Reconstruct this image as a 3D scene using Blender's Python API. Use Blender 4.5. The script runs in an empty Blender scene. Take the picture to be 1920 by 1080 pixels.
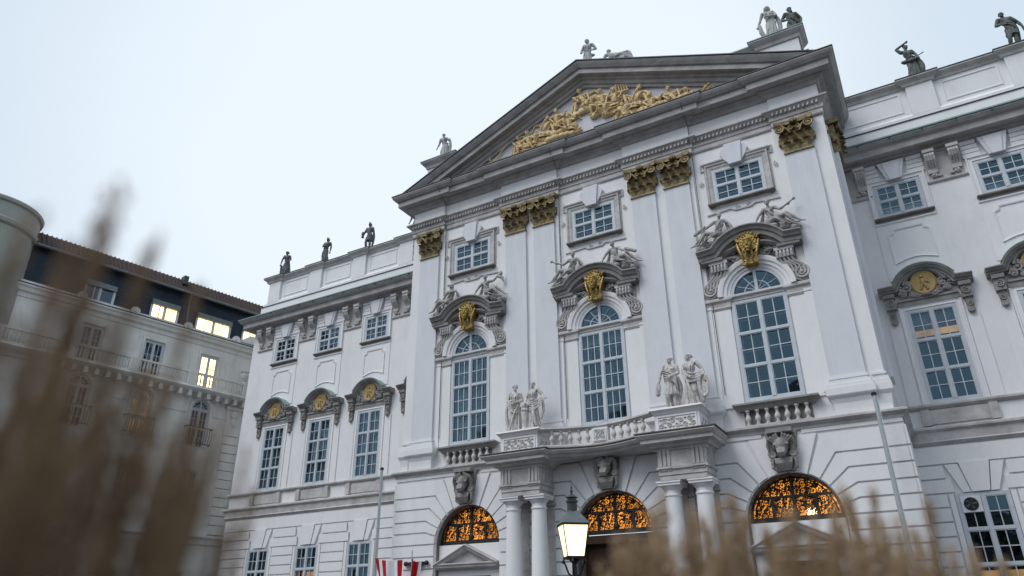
import bpy, bmesh, math, random
import numpy as np
from mathutils import Vector, Matrix, noise
from mathutils.geometry import delaunay_2d_cdt

S = bpy.context.scene
COL = S.collection
rad = math.radians
PI = math.pi

# ------------------------------------------------------------------ camera
cam = bpy.data.cameras.new('camera')
camo = bpy.data.objects.new('camera', cam)
COL.objects.link(camo)
right = Vector((0.86673044, 0.49872004, -0.00752809))
up = Vector((0.21867103, -0.36637868, 0.90440568))
fwd = Vector((-0.44828711, 0.78552211, 0.42660718))
camo.matrix_world = Matrix(((right.x, up.x, -fwd.x, 9.895), (right.y, up.y, -fwd.y, -24.283),
                            (right.z, up.z, -fwd.z, 1.0), (0, 0, 0, 1)))
cam.sensor_width = 36
cam.lens = 1349.0 / 1920 * 36
cam.clip_start = 0.05
cam.clip_end = 3000
cam.dof.use_dof = True
cam.dof.focus_distance = 24.0
cam.dof.aperture_fstop = cam.lens / 1000 / 0.0185
S.camera = camo

# ------------------------------------------------------------------ sky, sun, exposure
SUN_EL, SUN_AZ = rad(52), rad(210)         # soft overcast sun high in front and to the left of the palace
w = bpy.data.worlds.new('World')
S.world = w
w.use_nodes = True
nt = w.node_tree
nt.nodes.clear()
def wn(t, **k):
    n = nt.nodes.new(t)
    for a, b in k.items(): setattr(n, a, b)
    return n
out = wn('ShaderNodeOutputWorld'); bg = wn('ShaderNodeBackground')
sky = wn('ShaderNodeTexSky', sky_type='NISHITA', sun_disc=False, sun_elevation=SUN_EL, sun_rotation=SUN_AZ,
         air_density=1.0, dust_density=3.0)
geo = wn('ShaderNodeTexCoord')
nrm = wn('ShaderNodeVectorMath', operation='NORMALIZE')
nt.links.new(geo.outputs['Generated'], nrm.inputs[0])
dot = wn('ShaderNodeVectorMath', operation='DOT_PRODUCT')      # the brighter part of the cloud cover
dot.inputs[1].default_value = Vector((-0.45, 0.70, 0.53)).normalized()
nt.links.new(nrm.outputs[0], dot.inputs[0])
mr = wn('ShaderNodeMapRange', interpolation_type='SMOOTHSTEP')
mr.inputs[1].default_value = 0.80; mr.inputs[2].default_value = 0.97
nt.links.new(dot.outputs['Value'], mr.inputs[0])
nz = wn('ShaderNodeTexNoise'); nz.inputs['Scale'].default_value = 2.2; nz.inputs['Detail'].default_value = 7
nt.links.new(nrm.outputs[0], nz.inputs['Vector'])
nadd = wn('ShaderNodeMath', operation='MULTIPLY_ADD'); nadd.inputs[1].default_value = 0.55; nadd.inputs[2].default_value = -0.27
nt.links.new(nz.outputs['Fac'], nadd.inputs[0])
fac = wn('ShaderNodeMath', operation='ADD', use_clamp=True)
nt.links.new(mr.outputs[0], fac.inputs[0]); nt.links.new(nadd.outputs[0], fac.inputs[1])
cloud = wn('ShaderNodeMix', data_type='RGBA')
cloud.inputs['A'].default_value = (6.3, 7.3, 8.3, 1)
cloud.inputs['B'].default_value = (8.1, 8.9, 9.5, 1)
nt.links.new(fac.outputs[0], cloud.inputs['Factor'])
mx = wn('ShaderNodeMix', data_type='RGBA'); mx.inputs['Factor'].default_value = 0.9
nt.links.new(sky.outputs[0], mx.inputs['A']); nt.links.new(cloud.outputs['Result'], mx.inputs['B'])
bg.inputs['Strength'].default_value = 0.1
nt.links.new(mx.outputs['Result'], bg.inputs['Color'])
nt.links.new(bg.outputs[0], out.inputs['Surface'])

sl = bpy.data.lights.new('sun', 'SUN')
sl.energy = 1.5; sl.angle = rad(30); sl.color = (1.0, 0.985, 0.97)
so = bpy.data.objects.new('sun', sl); COL.objects.link(so)
sdir = Vector((math.sin(SUN_AZ) * math.cos(SUN_EL), math.cos(SUN_AZ) * math.cos(SUN_EL), math.sin(SUN_EL)))
so.rotation_euler = sdir.to_track_quat('Z', 'Y').to_euler()
so.location = (0, -20, 60)
S.view_settings.view_transform = 'Standard'
S.view_settings.look = 'None'
S.view_settings.gamma = 1
S.view_settings.exposure = 0.20
S.view_settings.use_curve_mapping = False
S.render.engine = 'CYCLES'
S.cycles.max_bounces = 6
S.cycles.transparent_max_bounces = 16

# ------------------------------------------------------------------ materials
def mat(name, col, rough=0.8, var=0.0, scale=1.0, col2=None, metal=0.0, bump=0.0, bscale=20.0, spec=0.3,
        stain_shade=None, stain_shade_amt=0.0, stain_shade_scale=(0.6, 0.6, 0.15)):
    m = bpy.data.materials.new(name); m.use_nodes = True
    n = m.node_tree.nodes; l = m.node_tree.links
    b = n['Principled BSDF']
    b.inputs['Roughness'].default_value = rough
    b.inputs['Metallic'].default_value = metal
    b.inputs['Specular IOR Level'].default_value = spec
    b.inputs['Base Color'].default_value = (*col, 1)
    tc = n.new('ShaderNodeTexCoord')
    src = None
    if col2 is not None:
        t = n.new('ShaderNodeTexNoise'); t.inputs['Scale'].default_value = scale; t.inputs['Detail'].default_value = 6
        t.inputs['Roughness'].default_value = 0.65
        l.new(tc.outputs['Object'], t.inputs['Vector'])
        r = n.new('ShaderNodeMapRange'); r.inputs[1].default_value = 0.5 - 0.2; r.inputs[2].default_value = 0.5 + 0.2
        l.new(t.outputs['Fac'], r.inputs[0])
        x = n.new('ShaderNodeMix'); x.data_type = 'RGBA'
        x.inputs['A'].default_value = (*col, 1); x.inputs['B'].default_value = (*col2, 1)
        l.new(r.outputs[0], x.inputs['Factor'])
        src = x.outputs['Result']
    if stain_shade is not None:
        mp = n.new('ShaderNodeMapping'); mp.inputs['Scale'].default_value = stain_shade_scale
        l.new(tc.outputs['Object'], mp.inputs['Vector'])
        t = n.new('ShaderNodeTexNoise'); t.inputs['Scale'].default_value = 3.0; t.inputs['Detail'].default_value = 8
        t.inputs['Roughness'].default_value = 0.7
        l.new(mp.outputs[0], t.inputs['Vector'])
        r = n.new('ShaderNodeMapRange'); r.inputs[1].default_value = 0.5; r.inputs[2].default_value = 0.78
        r.inputs[4].default_value = stain_shade_amt
        l.new(t.outputs['Fac'], r.inputs[0])
        x = n.new('ShaderNodeMix'); x.data_type = 'RGBA'
        if src: l.new(src, x.inputs['A'])
        else: x.inputs['A'].default_value = (*col, 1)
        x.inputs['B'].default_value = (*stain_shade, 1)
        l.new(r.outputs[0], x.inputs['Factor'])
        src = x.outputs['Result']
    if src: l.new(src, b.inputs['Base Color'])
    if bump:
        t = n.new('ShaderNodeTexNoise'); t.inputs['Scale'].default_value = bscale; t.inputs['Detail'].default_value = 5
        l.new(tc.outputs['Object'], t.inputs['Vector'])
        bp = n.new('ShaderNodeBump'); bp.inputs['Strength'].default_value = bump; bp.inputs['Distance'].default_value = 0.02
        l.new(t.outputs['Fac'], bp.inputs['Height']); l.new(bp.outputs[0], b.inputs['Normal'])
    return m

def glow(name, col, strength, scale=None, lo=0.3):
    m = bpy.data.materials.new(name); m.use_nodes = True
    n = m.node_tree.nodes; l = m.node_tree.links; n.clear()
    o = n.new('ShaderNodeOutputMaterial'); e = n.new('ShaderNodeEmission')
    e.inputs['Color'].default_value = (*col, 1); e.inputs['Strength'].default_value = strength
    if scale:
        tc = n.new('ShaderNodeTexCoord'); t = n.new('ShaderNodeTexNoise'); t.inputs['Scale'].default_value = scale
        r = n.new('ShaderNodeMapRange'); r.inputs[1].default_value = 0.35; r.inputs[2].default_value = 0.65
        r.inputs[3].default_value = lo * strength; r.inputs[4].default_value = strength
        l.new(tc.outputs['Object'], t.inputs['Vector']); l.new(t.outputs['Fac'], r.inputs[0]); l.new(r.outputs[0], e.inputs['Strength'])
    l.new(e.outputs[0], o.inputs['Surface'])
    return m

def glass_mat(name, tint, base):
    m = bpy.data.materials.new(name); m.use_nodes = True
    n = m.node_tree.nodes; l = m.node_tree.links; n.clear()
    o = n.new('ShaderNodeOutputMaterial'); mixs = n.new('ShaderNodeMixShader')
    t = n.new('ShaderNodeBsdfTransparent'); t.inputs['Color'].default_value = (0.80, 0.86, 0.88, 1)
    g = n.new('ShaderNodeBsdfGlossy'); g.inputs['Color'].default_value = (*tint, 1); g.inputs['Roughness'].default_value = 0.02
    f = n.new('ShaderNodeFresnel'); f.inputs['IOR'].default_value = 1.5
    a = n.new('ShaderNodeMath'); a.operation = 'MULTIPLY_ADD'; a.inputs[1].default_value = 1.4; a.inputs[2].default_value = base
    a.use_clamp = True
    tc = n.new('ShaderNodeTexCoord'); nzz = n.new('ShaderNodeTexNoise'); nzz.inputs['Scale'].default_value = 1.3
    bp = n.new('ShaderNodeBump'); bp.inputs['Strength'].default_value = 0.08; bp.inputs['Distance'].default_value = 0.1
    l.new(tc.outputs['Object'], nzz.inputs['Vector']); l.new(nzz.outputs['Fac'], bp.inputs['Height'])
    l.new(bp.outputs[0], g.inputs['Normal'])
    l.new(f.outputs[0], a.inputs[0]); l.new(a.outputs[0], mixs.inputs[0])
    l.new(t.outputs[0], mixs.inputs[1]); l.new(g.outputs[0], mixs.inputs[2]); l.new(mixs.outputs[0], o.inputs['Surface'])
    return m

M = dict(
    plaster=mat('white_plaster', (0.79, 0.785, 0.80), 0.85, col2=(0.725, 0.72, 0.74), scale=0.5, bump=0.15, bscale=9,
                stain_shade=(0.46, 0.445, 0.44), stain_shade_amt=0.3, stain_shade_scale=(0.5, 0.5, 0.16)),
    pilaster=mat('lavender_plaster', (0.69, 0.695, 0.735), 0.85, col2=(0.635, 0.645, 0.69), scale=0.5, bump=0.15, bscale=9,
                 stain_shade=(0.42, 0.415, 0.43), stain_shade_amt=0.3, stain_shade_scale=(1.0, 1.0, 0.12)),
    moulding=mat('weathered_moulding', (0.58, 0.565, 0.565), 0.85, col2=(0.38, 0.365, 0.36), scale=1.8, bump=0.2, bscale=14,
                 stain_shade=(0.22, 0.21, 0.20), stain_shade_amt=0.7, stain_shade_scale=(0.5, 0.5, 0.9)),
    cornice=mat('dark_cornice_stone', (0.43, 0.415, 0.415), 0.85, col2=(0.28, 0.27, 0.27), scale=1.8, bump=0.2, bscale=14,
                stain_shade=(0.60, 0.59, 0.60), stain_shade_amt=0.6, stain_shade_scale=(0.35, 0.35, 1.6)),  # darker base than the other mouldings, with paler patches
    greystone=mat('grey_stone', (0.34, 0.325, 0.32), 0.9, col2=(0.19, 0.185, 0.18), scale=2.5, bump=0.3, bscale=16,
                  stain_shade=(0.12, 0.12, 0.115), stain_shade_amt=0.7, stain_shade_scale=(1, 1, 0.6)),
    sillstone=mat('brown_sill_stone', (0.20, 0.18, 0.165), 0.85, col2=(0.12, 0.11, 0.10), scale=3, bump=0.2),
    statue=mat('pale_carved_stone', (0.66, 0.64, 0.62), 0.85, col2=(0.42, 0.40, 0.385), scale=6, bump=0.25, bscale=30,
               stain_shade=(0.10, 0.088, 0.078), stain_shade_amt=1.0, stain_shade_scale=(3.5, 3.5, 1.3)),  # brown patches painted in for the shade in carved crevices
    gablestone=mat('grey_carved_stone', (0.50, 0.485, 0.47), 0.9, col2=(0.30, 0.29, 0.28), scale=3.5, bump=0.3, bscale=26,
                   stain_shade=(0.045, 0.042, 0.038), stain_shade_amt=1.0, stain_shade_scale=(3.5, 3.5, 2.5)),  # near-black patches put crevice shade into the colour of the gable figures
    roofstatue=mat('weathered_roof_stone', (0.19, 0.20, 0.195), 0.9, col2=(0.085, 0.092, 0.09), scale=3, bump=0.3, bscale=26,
                   stain_shade=(0.04, 0.055, 0.05), stain_shade_amt=0.85, stain_shade_scale=(1.5, 1.5, 0.7)),
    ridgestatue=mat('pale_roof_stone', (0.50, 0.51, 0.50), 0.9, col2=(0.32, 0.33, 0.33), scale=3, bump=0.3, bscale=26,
                   stain_shade=(0.08, 0.10, 0.09), stain_shade_amt=0.8, stain_shade_scale=(1.5, 1.5, 0.7)),
    bronze=mat('tarnished_gilding', (0.36, 0.28, 0.145), 0.55, col2=(0.10, 0.078, 0.045), scale=5, metal=0.35, bump=0.3, bscale=24,
               stain_shade=(0.03, 0.024, 0.014), stain_shade_amt=0.8, stain_shade_scale=(2, 2, 1)),
    gold=mat('ochre_gilding', (0.74, 0.58, 0.34), 0.65, col2=(0.62, 0.45, 0.23), scale=3, metal=0.1, bump=0.15, bscale=20,
             stain_shade=(0.22, 0.13, 0.045), stain_shade_amt=0.8, stain_shade_scale=(2, 2, 1)),
    maskgold=mat('dull_mask_gilding', (0.37, 0.27, 0.11), 0.45, col2=(0.28, 0.18, 0.045), scale=6, metal=0.5, bump=0.2, bscale=24,
                 stain_shade=(0.07, 0.05, 0.02), stain_shade_amt=0.7, stain_shade_scale=(3, 3, 1.5)),
    medal=mat('aged_medallion_gilding', (0.44, 0.32, 0.14), 0.6, col2=(0.30, 0.21, 0.085), scale=5, metal=0.2, bump=0.2, bscale=24,
              stain_shade=(0.12, 0.09, 0.04), stain_shade_amt=0.7, stain_shade_scale=(3, 3, 2)),
    tymp=mat('tympanum_plaster', (0.62, 0.615, 0.68), 0.85, col2=(0.57, 0.57, 0.63), scale=1),
    copper=mat('green_copper', (0.28, 0.40, 0.37), 0.6, col2=(0.20, 0.29, 0.28), scale=3, metal=0.1,
               stain_shade=(0.08, 0.10, 0.10), stain_shade_amt=0.6, stain_shade_scale=(2, 2, 0.5)),
    lead=mat('dark_lead_flashing', (0.045, 0.05, 0.052), 0.5, col2=(0.07, 0.08, 0.08), scale=4),
    paint=mat('white_window_paint', (0.56, 0.60, 0.645), 0.5, col2=(0.47, 0.51, 0.56), scale=3),
    innerpaint=mat('grey_inner_window_paint', (0.42, 0.47, 0.52), 0.6, col2=(0.34, 0.39, 0.44), scale=3),
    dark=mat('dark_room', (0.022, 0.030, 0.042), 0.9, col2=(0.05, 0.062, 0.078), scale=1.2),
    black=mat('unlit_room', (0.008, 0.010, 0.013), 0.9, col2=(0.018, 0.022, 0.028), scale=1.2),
    curtain=mat('white_curtain', (0.82, 0.85, 0.87), 0.9, col2=(0.70, 0.75, 0.79), scale=3),
    iron=mat('black_wrought_iron', (0.012, 0.012, 0.013), 0.5, spec=0.4),
    lampgreen=mat('dark_green_lamp_paint', (0.035, 0.050, 0.052), 0.4, col2=(0.055, 0.07, 0.07), scale=6),
    lampzinc=mat('grey_zinc_lamp_roof', (0.17, 0.19, 0.20), 0.45, col2=(0.12, 0.14, 0.15), scale=5, metal=0.4),
    wood=mat('dark_door_wood', (0.055, 0.026, 0.014), 0.55, col2=(0.035, 0.016, 0.009), scale=3),
    steel=mat('grey_pole_paint', (0.42, 0.46, 0.47), 0.4, col2=(0.36, 0.40, 0.41), scale=3, metal=0.3),
    slate=mat('dark_slate_cladding', (0.030, 0.046, 0.072), 0.6, col2=(0.018, 0.028, 0.046), scale=2.5),
    tiles=mat('brown_roof_tiles', (0.075, 0.05, 0.045), 0.8, col2=(0.045, 0.032, 0.03), scale=5, bump=0.5, bscale=8),
    cream=mat('grey_cream_plaster', (0.80, 0.79, 0.76), 0.85, col2=(0.64, 0.64, 0.61), scale=0.5,
              stain_shade=(0.24, 0.24, 0.23), stain_shade_amt=0.5),
    drum=mat('grey_green_metal_roof', (0.36, 0.37, 0.34), 0.7, col2=(0.29, 0.31, 0.285), scale=1.5),
    lit=glow('warm_lit_room', (1.0, 0.66, 0.27), 5.0, 0.9, 0.6),
    dimlit=glow('dim_lit_room', (1.0, 0.55, 0.22), 0.55, 0.9, 0.4),
    orange=glow('orange_lit_hall', (1.0, 0.37, 0.06), 1.35, 1.3, 0.4),
    hot=glow('hall_lamp_glow', (1.0, 0.80, 0.42), 6.0),
    lampglass=glow('lit_lantern_glass', (1.0, 0.79, 0.45), 1.9),
    bulb=glow('lantern_mantle', (1.0, 0.86, 0.62), 14.0),
    glass=glass_mat('window_glass', (0.48, 0.78, 1.0), 0.05),
    red=mat('red_cloth', (0.42, 0.012, 0.018), 0.8, col2=(0.33, 0.009, 0.014), scale=4),
    whitecloth=mat('white_cloth', (0.74, 0.74, 0.76), 0.8, col2=(0.66, 0.66, 0.7), scale=4),
    asphalt=mat('asphalt', (0.05, 0.05, 0.052), 0.9, col2=(0.035, 0.035, 0.037), scale=2, bump=0.3, bscale=60),
    paving=mat('granite_paving', (0.11, 0.108, 0.105), 0.9, col2=(0.075, 0.075, 0.073), scale=1.5, bump=0.3, bscale=30),
    soil=mat('dark_soil', (0.05, 0.037, 0.026), 0.95, col2=(0.03, 0.022, 0.016), scale=6, bump=0.5, bscale=30),
    plumedark=mat('brown_grass_plume', (0.44, 0.32, 0.21), 0.9, col2=(0.20, 0.135, 0.082), scale=9),
    plumetan=mat('tan_grass_plume', (0.68, 0.52, 0.355), 0.9, col2=(0.40, 0.295, 0.19), scale=9),
    blade=mat('dry_grass_blade', (0.105, 0.085, 0.052), 0.8, col2=(0.07, 0.052, 0.032), scale=9),
)

for k in ('plumedark', 'plumetan', 'blade'):           # thin plant parts let some light through
    n = M[k].node_tree.nodes; l = M[k].node_tree.links
    b = n['Principled BSDF']; o_ = n['Material Output']; t = n.new('ShaderNodeBsdfTranslucent'); x = n.new('ShaderNodeMixShader'); x.inputs[0].default_value = 0.45
    l.new(b.inputs['Base Color'].links[0].from_socket, t.inputs['Color'])
    l.new(b.outputs[0], x.inputs[1]); l.new(t.outputs[0], x.inputs[2]); l.new(x.outputs[0], o_.inputs['Surface'])

# ------------------------------------------------------------------ mesh helpers
PLAN = lambda u, v, w_: (u, v, w_)          # path in plan, third value = height
ELEV = lambda u, v, w_: (u, w_, v)          # path in elevation, third value = depth

class MB:
    def __init__(s):
        s.v = []; s.f = []; s.m = []; s.mi = 0
    def add(s, vs, fs):
        o = len(s.v)
        s.v += [tuple(p) for p in vs]
        s.f += [[i + o for i in f] for f in fs]
        s.m += [s.mi] * len(fs)
        return s
    def box(s, x0, x1, y0, y1, z0, z1):
        return s.add([(x0, y0, z0), (x1, y0, z0), (x1, y1, z0), (x0, y1, z0), (x0, y0, z1), (x1, y0, z1), (x1, y1, z1), (x0, y1, z1)],
                     [(0, 1, 2, 3), (4, 7, 6, 5), (0, 4, 5, 1), (1, 5, 6, 2), (2, 6, 7, 3), (3, 7, 4, 0)])
    def prism(s, poly, y0, y1):
        n = len(poly)
        vs = [(p[0], y0, p[1]) for p in poly] + [(p[0], y1, p[1]) for p in poly]
        fs = [list(range(n)), list(range(2 * n - 1, n - 1, -1))]
        fs += [(i, (i + 1) % n, n + (i + 1) % n, n + i) for i in range(n)]
        return s.add(vs, fs)
    def sweep(s, path, prof, mp=PLAN, closed=False):
        n = len(path); k = len(prof)
        def seg(i):
            a, b = path[i % n], path[(i + 1) % n]
            dx, dy = b[0] - a[0], b[1] - a[1]; L = math.hypot(dx, dy) or 1
            return (dy / L, -dx / L)
        vs = []
        for i in range(n):
            if closed: n1, n2 = seg(i - 1), seg(i)
            else:
                n1 = seg(i - 1) if i > 0 else seg(0)
                n2 = seg(i) if i < n - 1 else seg(n - 2)
            d = max(0.25, 1 + n1[0] * n2[0] + n1[1] * n2[1])
            m = ((n1[0] + n2[0]) / d, (n1[1] + n2[1]) / d)
            for o, h in prof:
                vs.append(mp(path[i][0] + m[0] * o, path[i][1] + m[1] * o, h))
        fs = []
        for i in range(n if closed else n - 1):
            a = i * k; b = ((i + 1) % n) * k
            for j in range(k):
                j2 = (j + 1) % k
                fs.append((a + j, a + j2, b + j2, b + j))
        if not closed:
            fs.append(list(range(k))); fs.append(list(range((n - 1) * k, n * k))[::-1])
        return s.add(vs, fs)
    def lathe(s, prof, c=(0, 0, 0), seg=16, a0=0, sx=1, sy=1):
        k = len(prof); vs = []; fs = []
        for i in range(seg):
            a = a0 + 2 * PI * i / seg
            for r, z in prof: vs.append((c[0] + r * math.cos(a) * sx, c[1] + r * math.sin(a) * sy, c[2] + z))
        for i in range(seg):
            i2 = (i + 1) % seg
            for j in range(k - 1): fs.append((i * k + j, i2 * k + j, i2 * k + j + 1, i * k + j + 1))
        fs.append([i * k for i in range(seg)][::-1]); fs.append([i * k + k - 1 for i in range(seg)])
        return s.add(vs, fs)
    def tube(s, pts, r, seg=6, flat=1.0):
        pts = [Vector(p) for p in pts]; n = len(pts)
        rs = r if isinstance(r, (list, tuple)) else [r] * n
        vs = []; fs = []
        t0 = (pts[1] - pts[0]).normalized()
        ref = Vector((0, 0, 1)) if abs(t0.z) < 0.9 else Vector((1, 0, 0))
        for i, p in enumerate(pts):
            t = (pts[min(i + 1, n - 1)] - pts[max(i - 1, 0)])
            t = t.normalized() if t.length > 1e-9 else t0
            a = (ref - t * ref.dot(t))
            a = a.normalized() if a.length > 1e-6 else t.orthogonal().normalized()
            b = t.cross(a); ref = a
            for q in range(seg):
                an = 2 * PI * q / seg
                vs.append(p + a * (math.cos(an) * rs[i]) + b * (math.sin(an) * rs[i] * flat))
        for i in range(n - 1):
            for q in range(seg):
                q2 = (q + 1) % seg
                fs.append((i * seg + q, i * seg + q2, (i + 1) * seg + q2, (i + 1) * seg + q))
        fs.append(list(range(seg))[::-1]); fs.append(list(range((n - 1) * seg, n * seg)))
        return s.add(vs, fs)
    def cap(s, p0, p1, r0, r1, seg=10):
        p0, p1 = Vector(p0), Vector(p1); d = p1 - p0
        u_ = d.normalized() if d.length > 1e-9 else Vector((0, 0, 1))
        pts = [p0 - u_ * r0 * 0.98, p0 - u_ * r0 * 0.7, p0 - u_ * r0 * 0.3, p0, p1, p1 + u_ * r1 * 0.3, p1 + u_ * r1 * 0.7, p1 + u_ * r1 * 0.98]
        return s.tube(pts, [r0 * 0.2, r0 * 0.71, r0 * 0.95, r0, r1, r1 * 0.95, r1 * 0.71, r1 * 0.2], seg)
    def limb(s, pts, rs, seg=10):
        for i in range(len(pts) - 1): s.cap(pts[i], pts[i + 1], rs[i], rs[i + 1], seg)
        return s
    def ell(s, c, r, rot=None, seg=12, rings=8):
        if not isinstance(r, (tuple, list)): r = (r, r, r)
        c = Vector(c); vs = []; fs = []
        mt = rot.to_3x3() if rot else Matrix.Identity(3)
        for i in range(1, rings):
            th = PI * i / rings
            for q in range(seg):
                a = 2 * PI * q / seg
                vs.append(c + mt @ Vector((r[0] * math.sin(th) * math.cos(a), r[1] * math.sin(th) * math.sin(a), r[2] * math.cos(th))))
        top = len(vs); vs.append(c + mt @ Vector((0, 0, r[2]))); vs.append(c + mt @ Vector((0, 0, -r[2])))
        for i in range(rings - 2):
            for q in range(seg):
                q2 = (q + 1) % seg
                fs.append((i * seg + q, (i + 1) * seg + q, (i + 1) * seg + q2, i * seg + q2))
        for q in range(seg):
            q2 = (q + 1) % seg
            fs.append((top, q, q2)); fs.append((top + 1, (rings - 2) * seg + q2, (rings - 2) * seg + q))
        return s.add(vs, fs)
    def spiral(s, cx, cz, y, r, turns=1.6, tr=0.03, sgn=1, ph=0.0, tail=0.0, seg=5, n=26):
        pts = []
        for i in range(n):
            t = i / (n - 1); a = ph + sgn * turns * 2 * PI * t
            q = r * (1 - 0.86 * t)
            pts.append((cx + q * math.cos(a), y, cz + q * math.sin(a)))
        return s.tube(pts, [tr * (1 - 0.35 * i / (n - 1)) for i in range(n)], seg)
    def wall(s, outer, holes, y, depth):
        pts = []; edges = []
        for lp in [outer] + holes:
            o = len(pts); pts += [Vector(p) for p in lp]
            edges += [(o + i, o + (i + 1) % len(lp)) for i in range(len(lp))]
        v2, e2, f2, _, _, _ = delaunay_2d_cdt(pts, edges, [], 0, 1e-6)
        def inside(p, lp):
            c = False
            for i in range(len(lp)):
                a, b = lp[i], lp[i - 1]
                if (a[1] > p[1]) != (b[1] > p[1]) and p[0] < (b[0] - a[0]) * (p[1] - a[1]) / (b[1] - a[1]) + a[0]: c = not c
            return c
        keep = []
        for f in f2:
            c = sum((v2[i] for i in f), Vector((0, 0))) / len(f)
            if inside(c, outer) and not any(inside(c, h) for h in holes): keep.append(f)
        s.add([(p[0], y, p[1]) for p in v2], keep)
        for h in holes:
            n = len(h)
            s.add([(p[0], y, p[1]) for p in h] + [(p[0], y + depth, p[1]) for p in h],
                  [(i, (i + 1) % n, n + (i + 1) % n, n + i) for i in range(n)])
        return s
    def quad(s, a, b, c, d): return s.add([a, b, c, d], [(0, 1, 2, 3)])
    def mesh(s, name='m', fix=True):
        me = bpy.data.meshes.new(name)
        me.from_pydata(s.v, [], s.f); me.update()
        if max(s.m or [0]) > 0: me.polygons.foreach_set('material_index', s.m)
        if fix:
            b = bmesh.new(); b.from_mesh(me)
            bmesh.ops.recalc_face_normals(b, faces=b.faces); b.to_mesh(me); b.free()
        return me

def obj(name, mb, m, parent=None, loc=(0, 0, 0), smooth=False, rz=0.0, label=None, fix=True):
    me = mb.mesh(name, fix) if isinstance(mb, MB) else mb
    for q in (m if isinstance(m, (list, tuple)) else [m]):
        if len(me.materials) < len(m if isinstance(m, (list, tuple)) else [m]): me.materials.append(M[q] if isinstance(q, str) else q)
    if smooth:
        me.polygons.foreach_set('use_smooth', [True] * len(me.polygons))
        me.set_sharp_from_angle(angle=rad(40))
    o = bpy.data.objects.new(name, me); COL.objects.link(o)
    o.location = loc; o.rotation_euler = (0, 0, rz)
    if parent: o.parent = parent
    if label: o['label'] = label
    return o
def tag(o, label=None, cat=None, group=None, kind=None):
    if label: o['label'] = label
    if cat: o['category'] = cat
    if group: o['group'] = group
    if kind: o['kind'] = kind
    return o
def empty(name, loc=(0, 0, 0), rz=0.0):
    o = bpy.data.objects.new(name, None); COL.objects.link(o)
    o.location = loc; o.rotation_euler = (0, 0, rz); o.empty_display_size = 0.3
    return o
def dup(o, parent, loc=None):
    c = o.copy(); COL.objects.link(c); c.parent = parent
    if loc is not None: c.location = loc
    for ch in list(o.children): dup(ch, c)
    return c
def remesh(mb, voxel, amp=0.0, fr=8.0):
    me = mb.mesh('carving')
    o = bpy.data.objects.new('carving', me); COL.objects.link(o)
    r = o.modifiers.new('r', 'REMESH'); r.mode = 'VOXEL'; r.voxel_size = voxel; r.use_smooth_shade = True
    sm = o.modifiers.new('s', 'SMOOTH'); sm.factor = 0.4; sm.iterations = 1
    dg = bpy.context.evaluated_depsgraph_get()
    me2 = bpy.data.meshes.new_from_object(o.evaluated_get(dg))
    bpy.data.objects.remove(o); bpy.data.meshes.remove(me)
    if amp:
        n = len(me2.vertices); co = np.empty(n * 3, 'f'); nm = np.empty(n * 3, 'f')
        me2.vertices.foreach_get('co', co); me2.vertices.foreach_get('normal', nm)
        co = co.reshape(-1, 3); nm = nm.reshape(-1, 3)
        d = np.array([noise.noise(Vector(p) * fr) for p in co], 'f') * amp
        me2.vertices.foreach_set('co', (co + nm * d[:, None]).ravel()); me2.update()
    me2.materials.clear()
    return me2
def arc(cx, cz, r, a0, a1, n):
    return [(cx + r * math.cos(rad(a0 + (a1 - a0) * i / n)), cz + r * math.sin(rad(a0 + (a1 - a0) * i / n))) for i in range(n + 1)]
def inset(poly, d):
    n = len(poly); A = sum(poly[i][0] * poly[(i + 1) % n][1] - poly[(i + 1) % n][0] * poly[i][1] for i in range(n))
    if A < 0: poly = poly[::-1]
    outp = []
    for i in range(n):
        p0, p1, p2 = poly[i - 1], poly[i], poly[(i + 1) % n]
        def nn(a, b):
            dx, dy = b[0] - a[0], b[1] - a[1]; L = math.hypot(dx, dy) or 1
            return (-dy / L, dx / L)
        a, b = nn(p0, p1), nn(p1, p2); q = max(0.35, 1 + a[0] * b[0] + a[1] * b[1])
        outp.append((p1[0] + (a[0] + b[0]) / q * d, p1[1] + (a[1] + b[1]) / q * d))
    return outp

#@@SETTING
# ------------------------------------------------------------------ ground
g = MB().quad((-1500, -1500, -0.12), (1500, -1500, -0.12), (1500, 1500, -0.12), (-1500, 1500, -0.12))
tag(obj('road', g, 'asphalt'), kind='structure')
g = MB().box(-25.5, 60, -8, 30, -0.2, 0.0)
tag(obj('pavement', g, 'paving'), kind='structure')
g = MB().box(-60, 60, -40, -13, -0.2, 0.0)
tag(obj('park_ground', g, 'soil'), kind='structure')
g = MB().box(-80, -30.3, -60, 60, -0.2, 0.0)
tag(obj('side_pavement', g, 'paving'), kind='structure')

#@@PALACE
# ------------------------------------------------------------------ the palace
palace = empty('palace')
tag(palace, 'white baroque palace with gilded capitals, gabled centre block and statues on its roof', 'palace')
WY = 3.7                                   # wing facade plane
ARCH_Z = 3.88; ARCH_R = 1.46
def window_hole(cx, hw, z0, z1, arch=None):
    if arch: return [(cx - hw, z0), (cx + hw, z0), (cx + hw, arch)] + arc(cx, arch, hw, 0, 180, 20)[1:-1] + [(cx - hw, arch)]
    return [(cx - hw, z0), (cx + hw, z0), (cx + hw, z1), (cx - hw, z1)]

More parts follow.
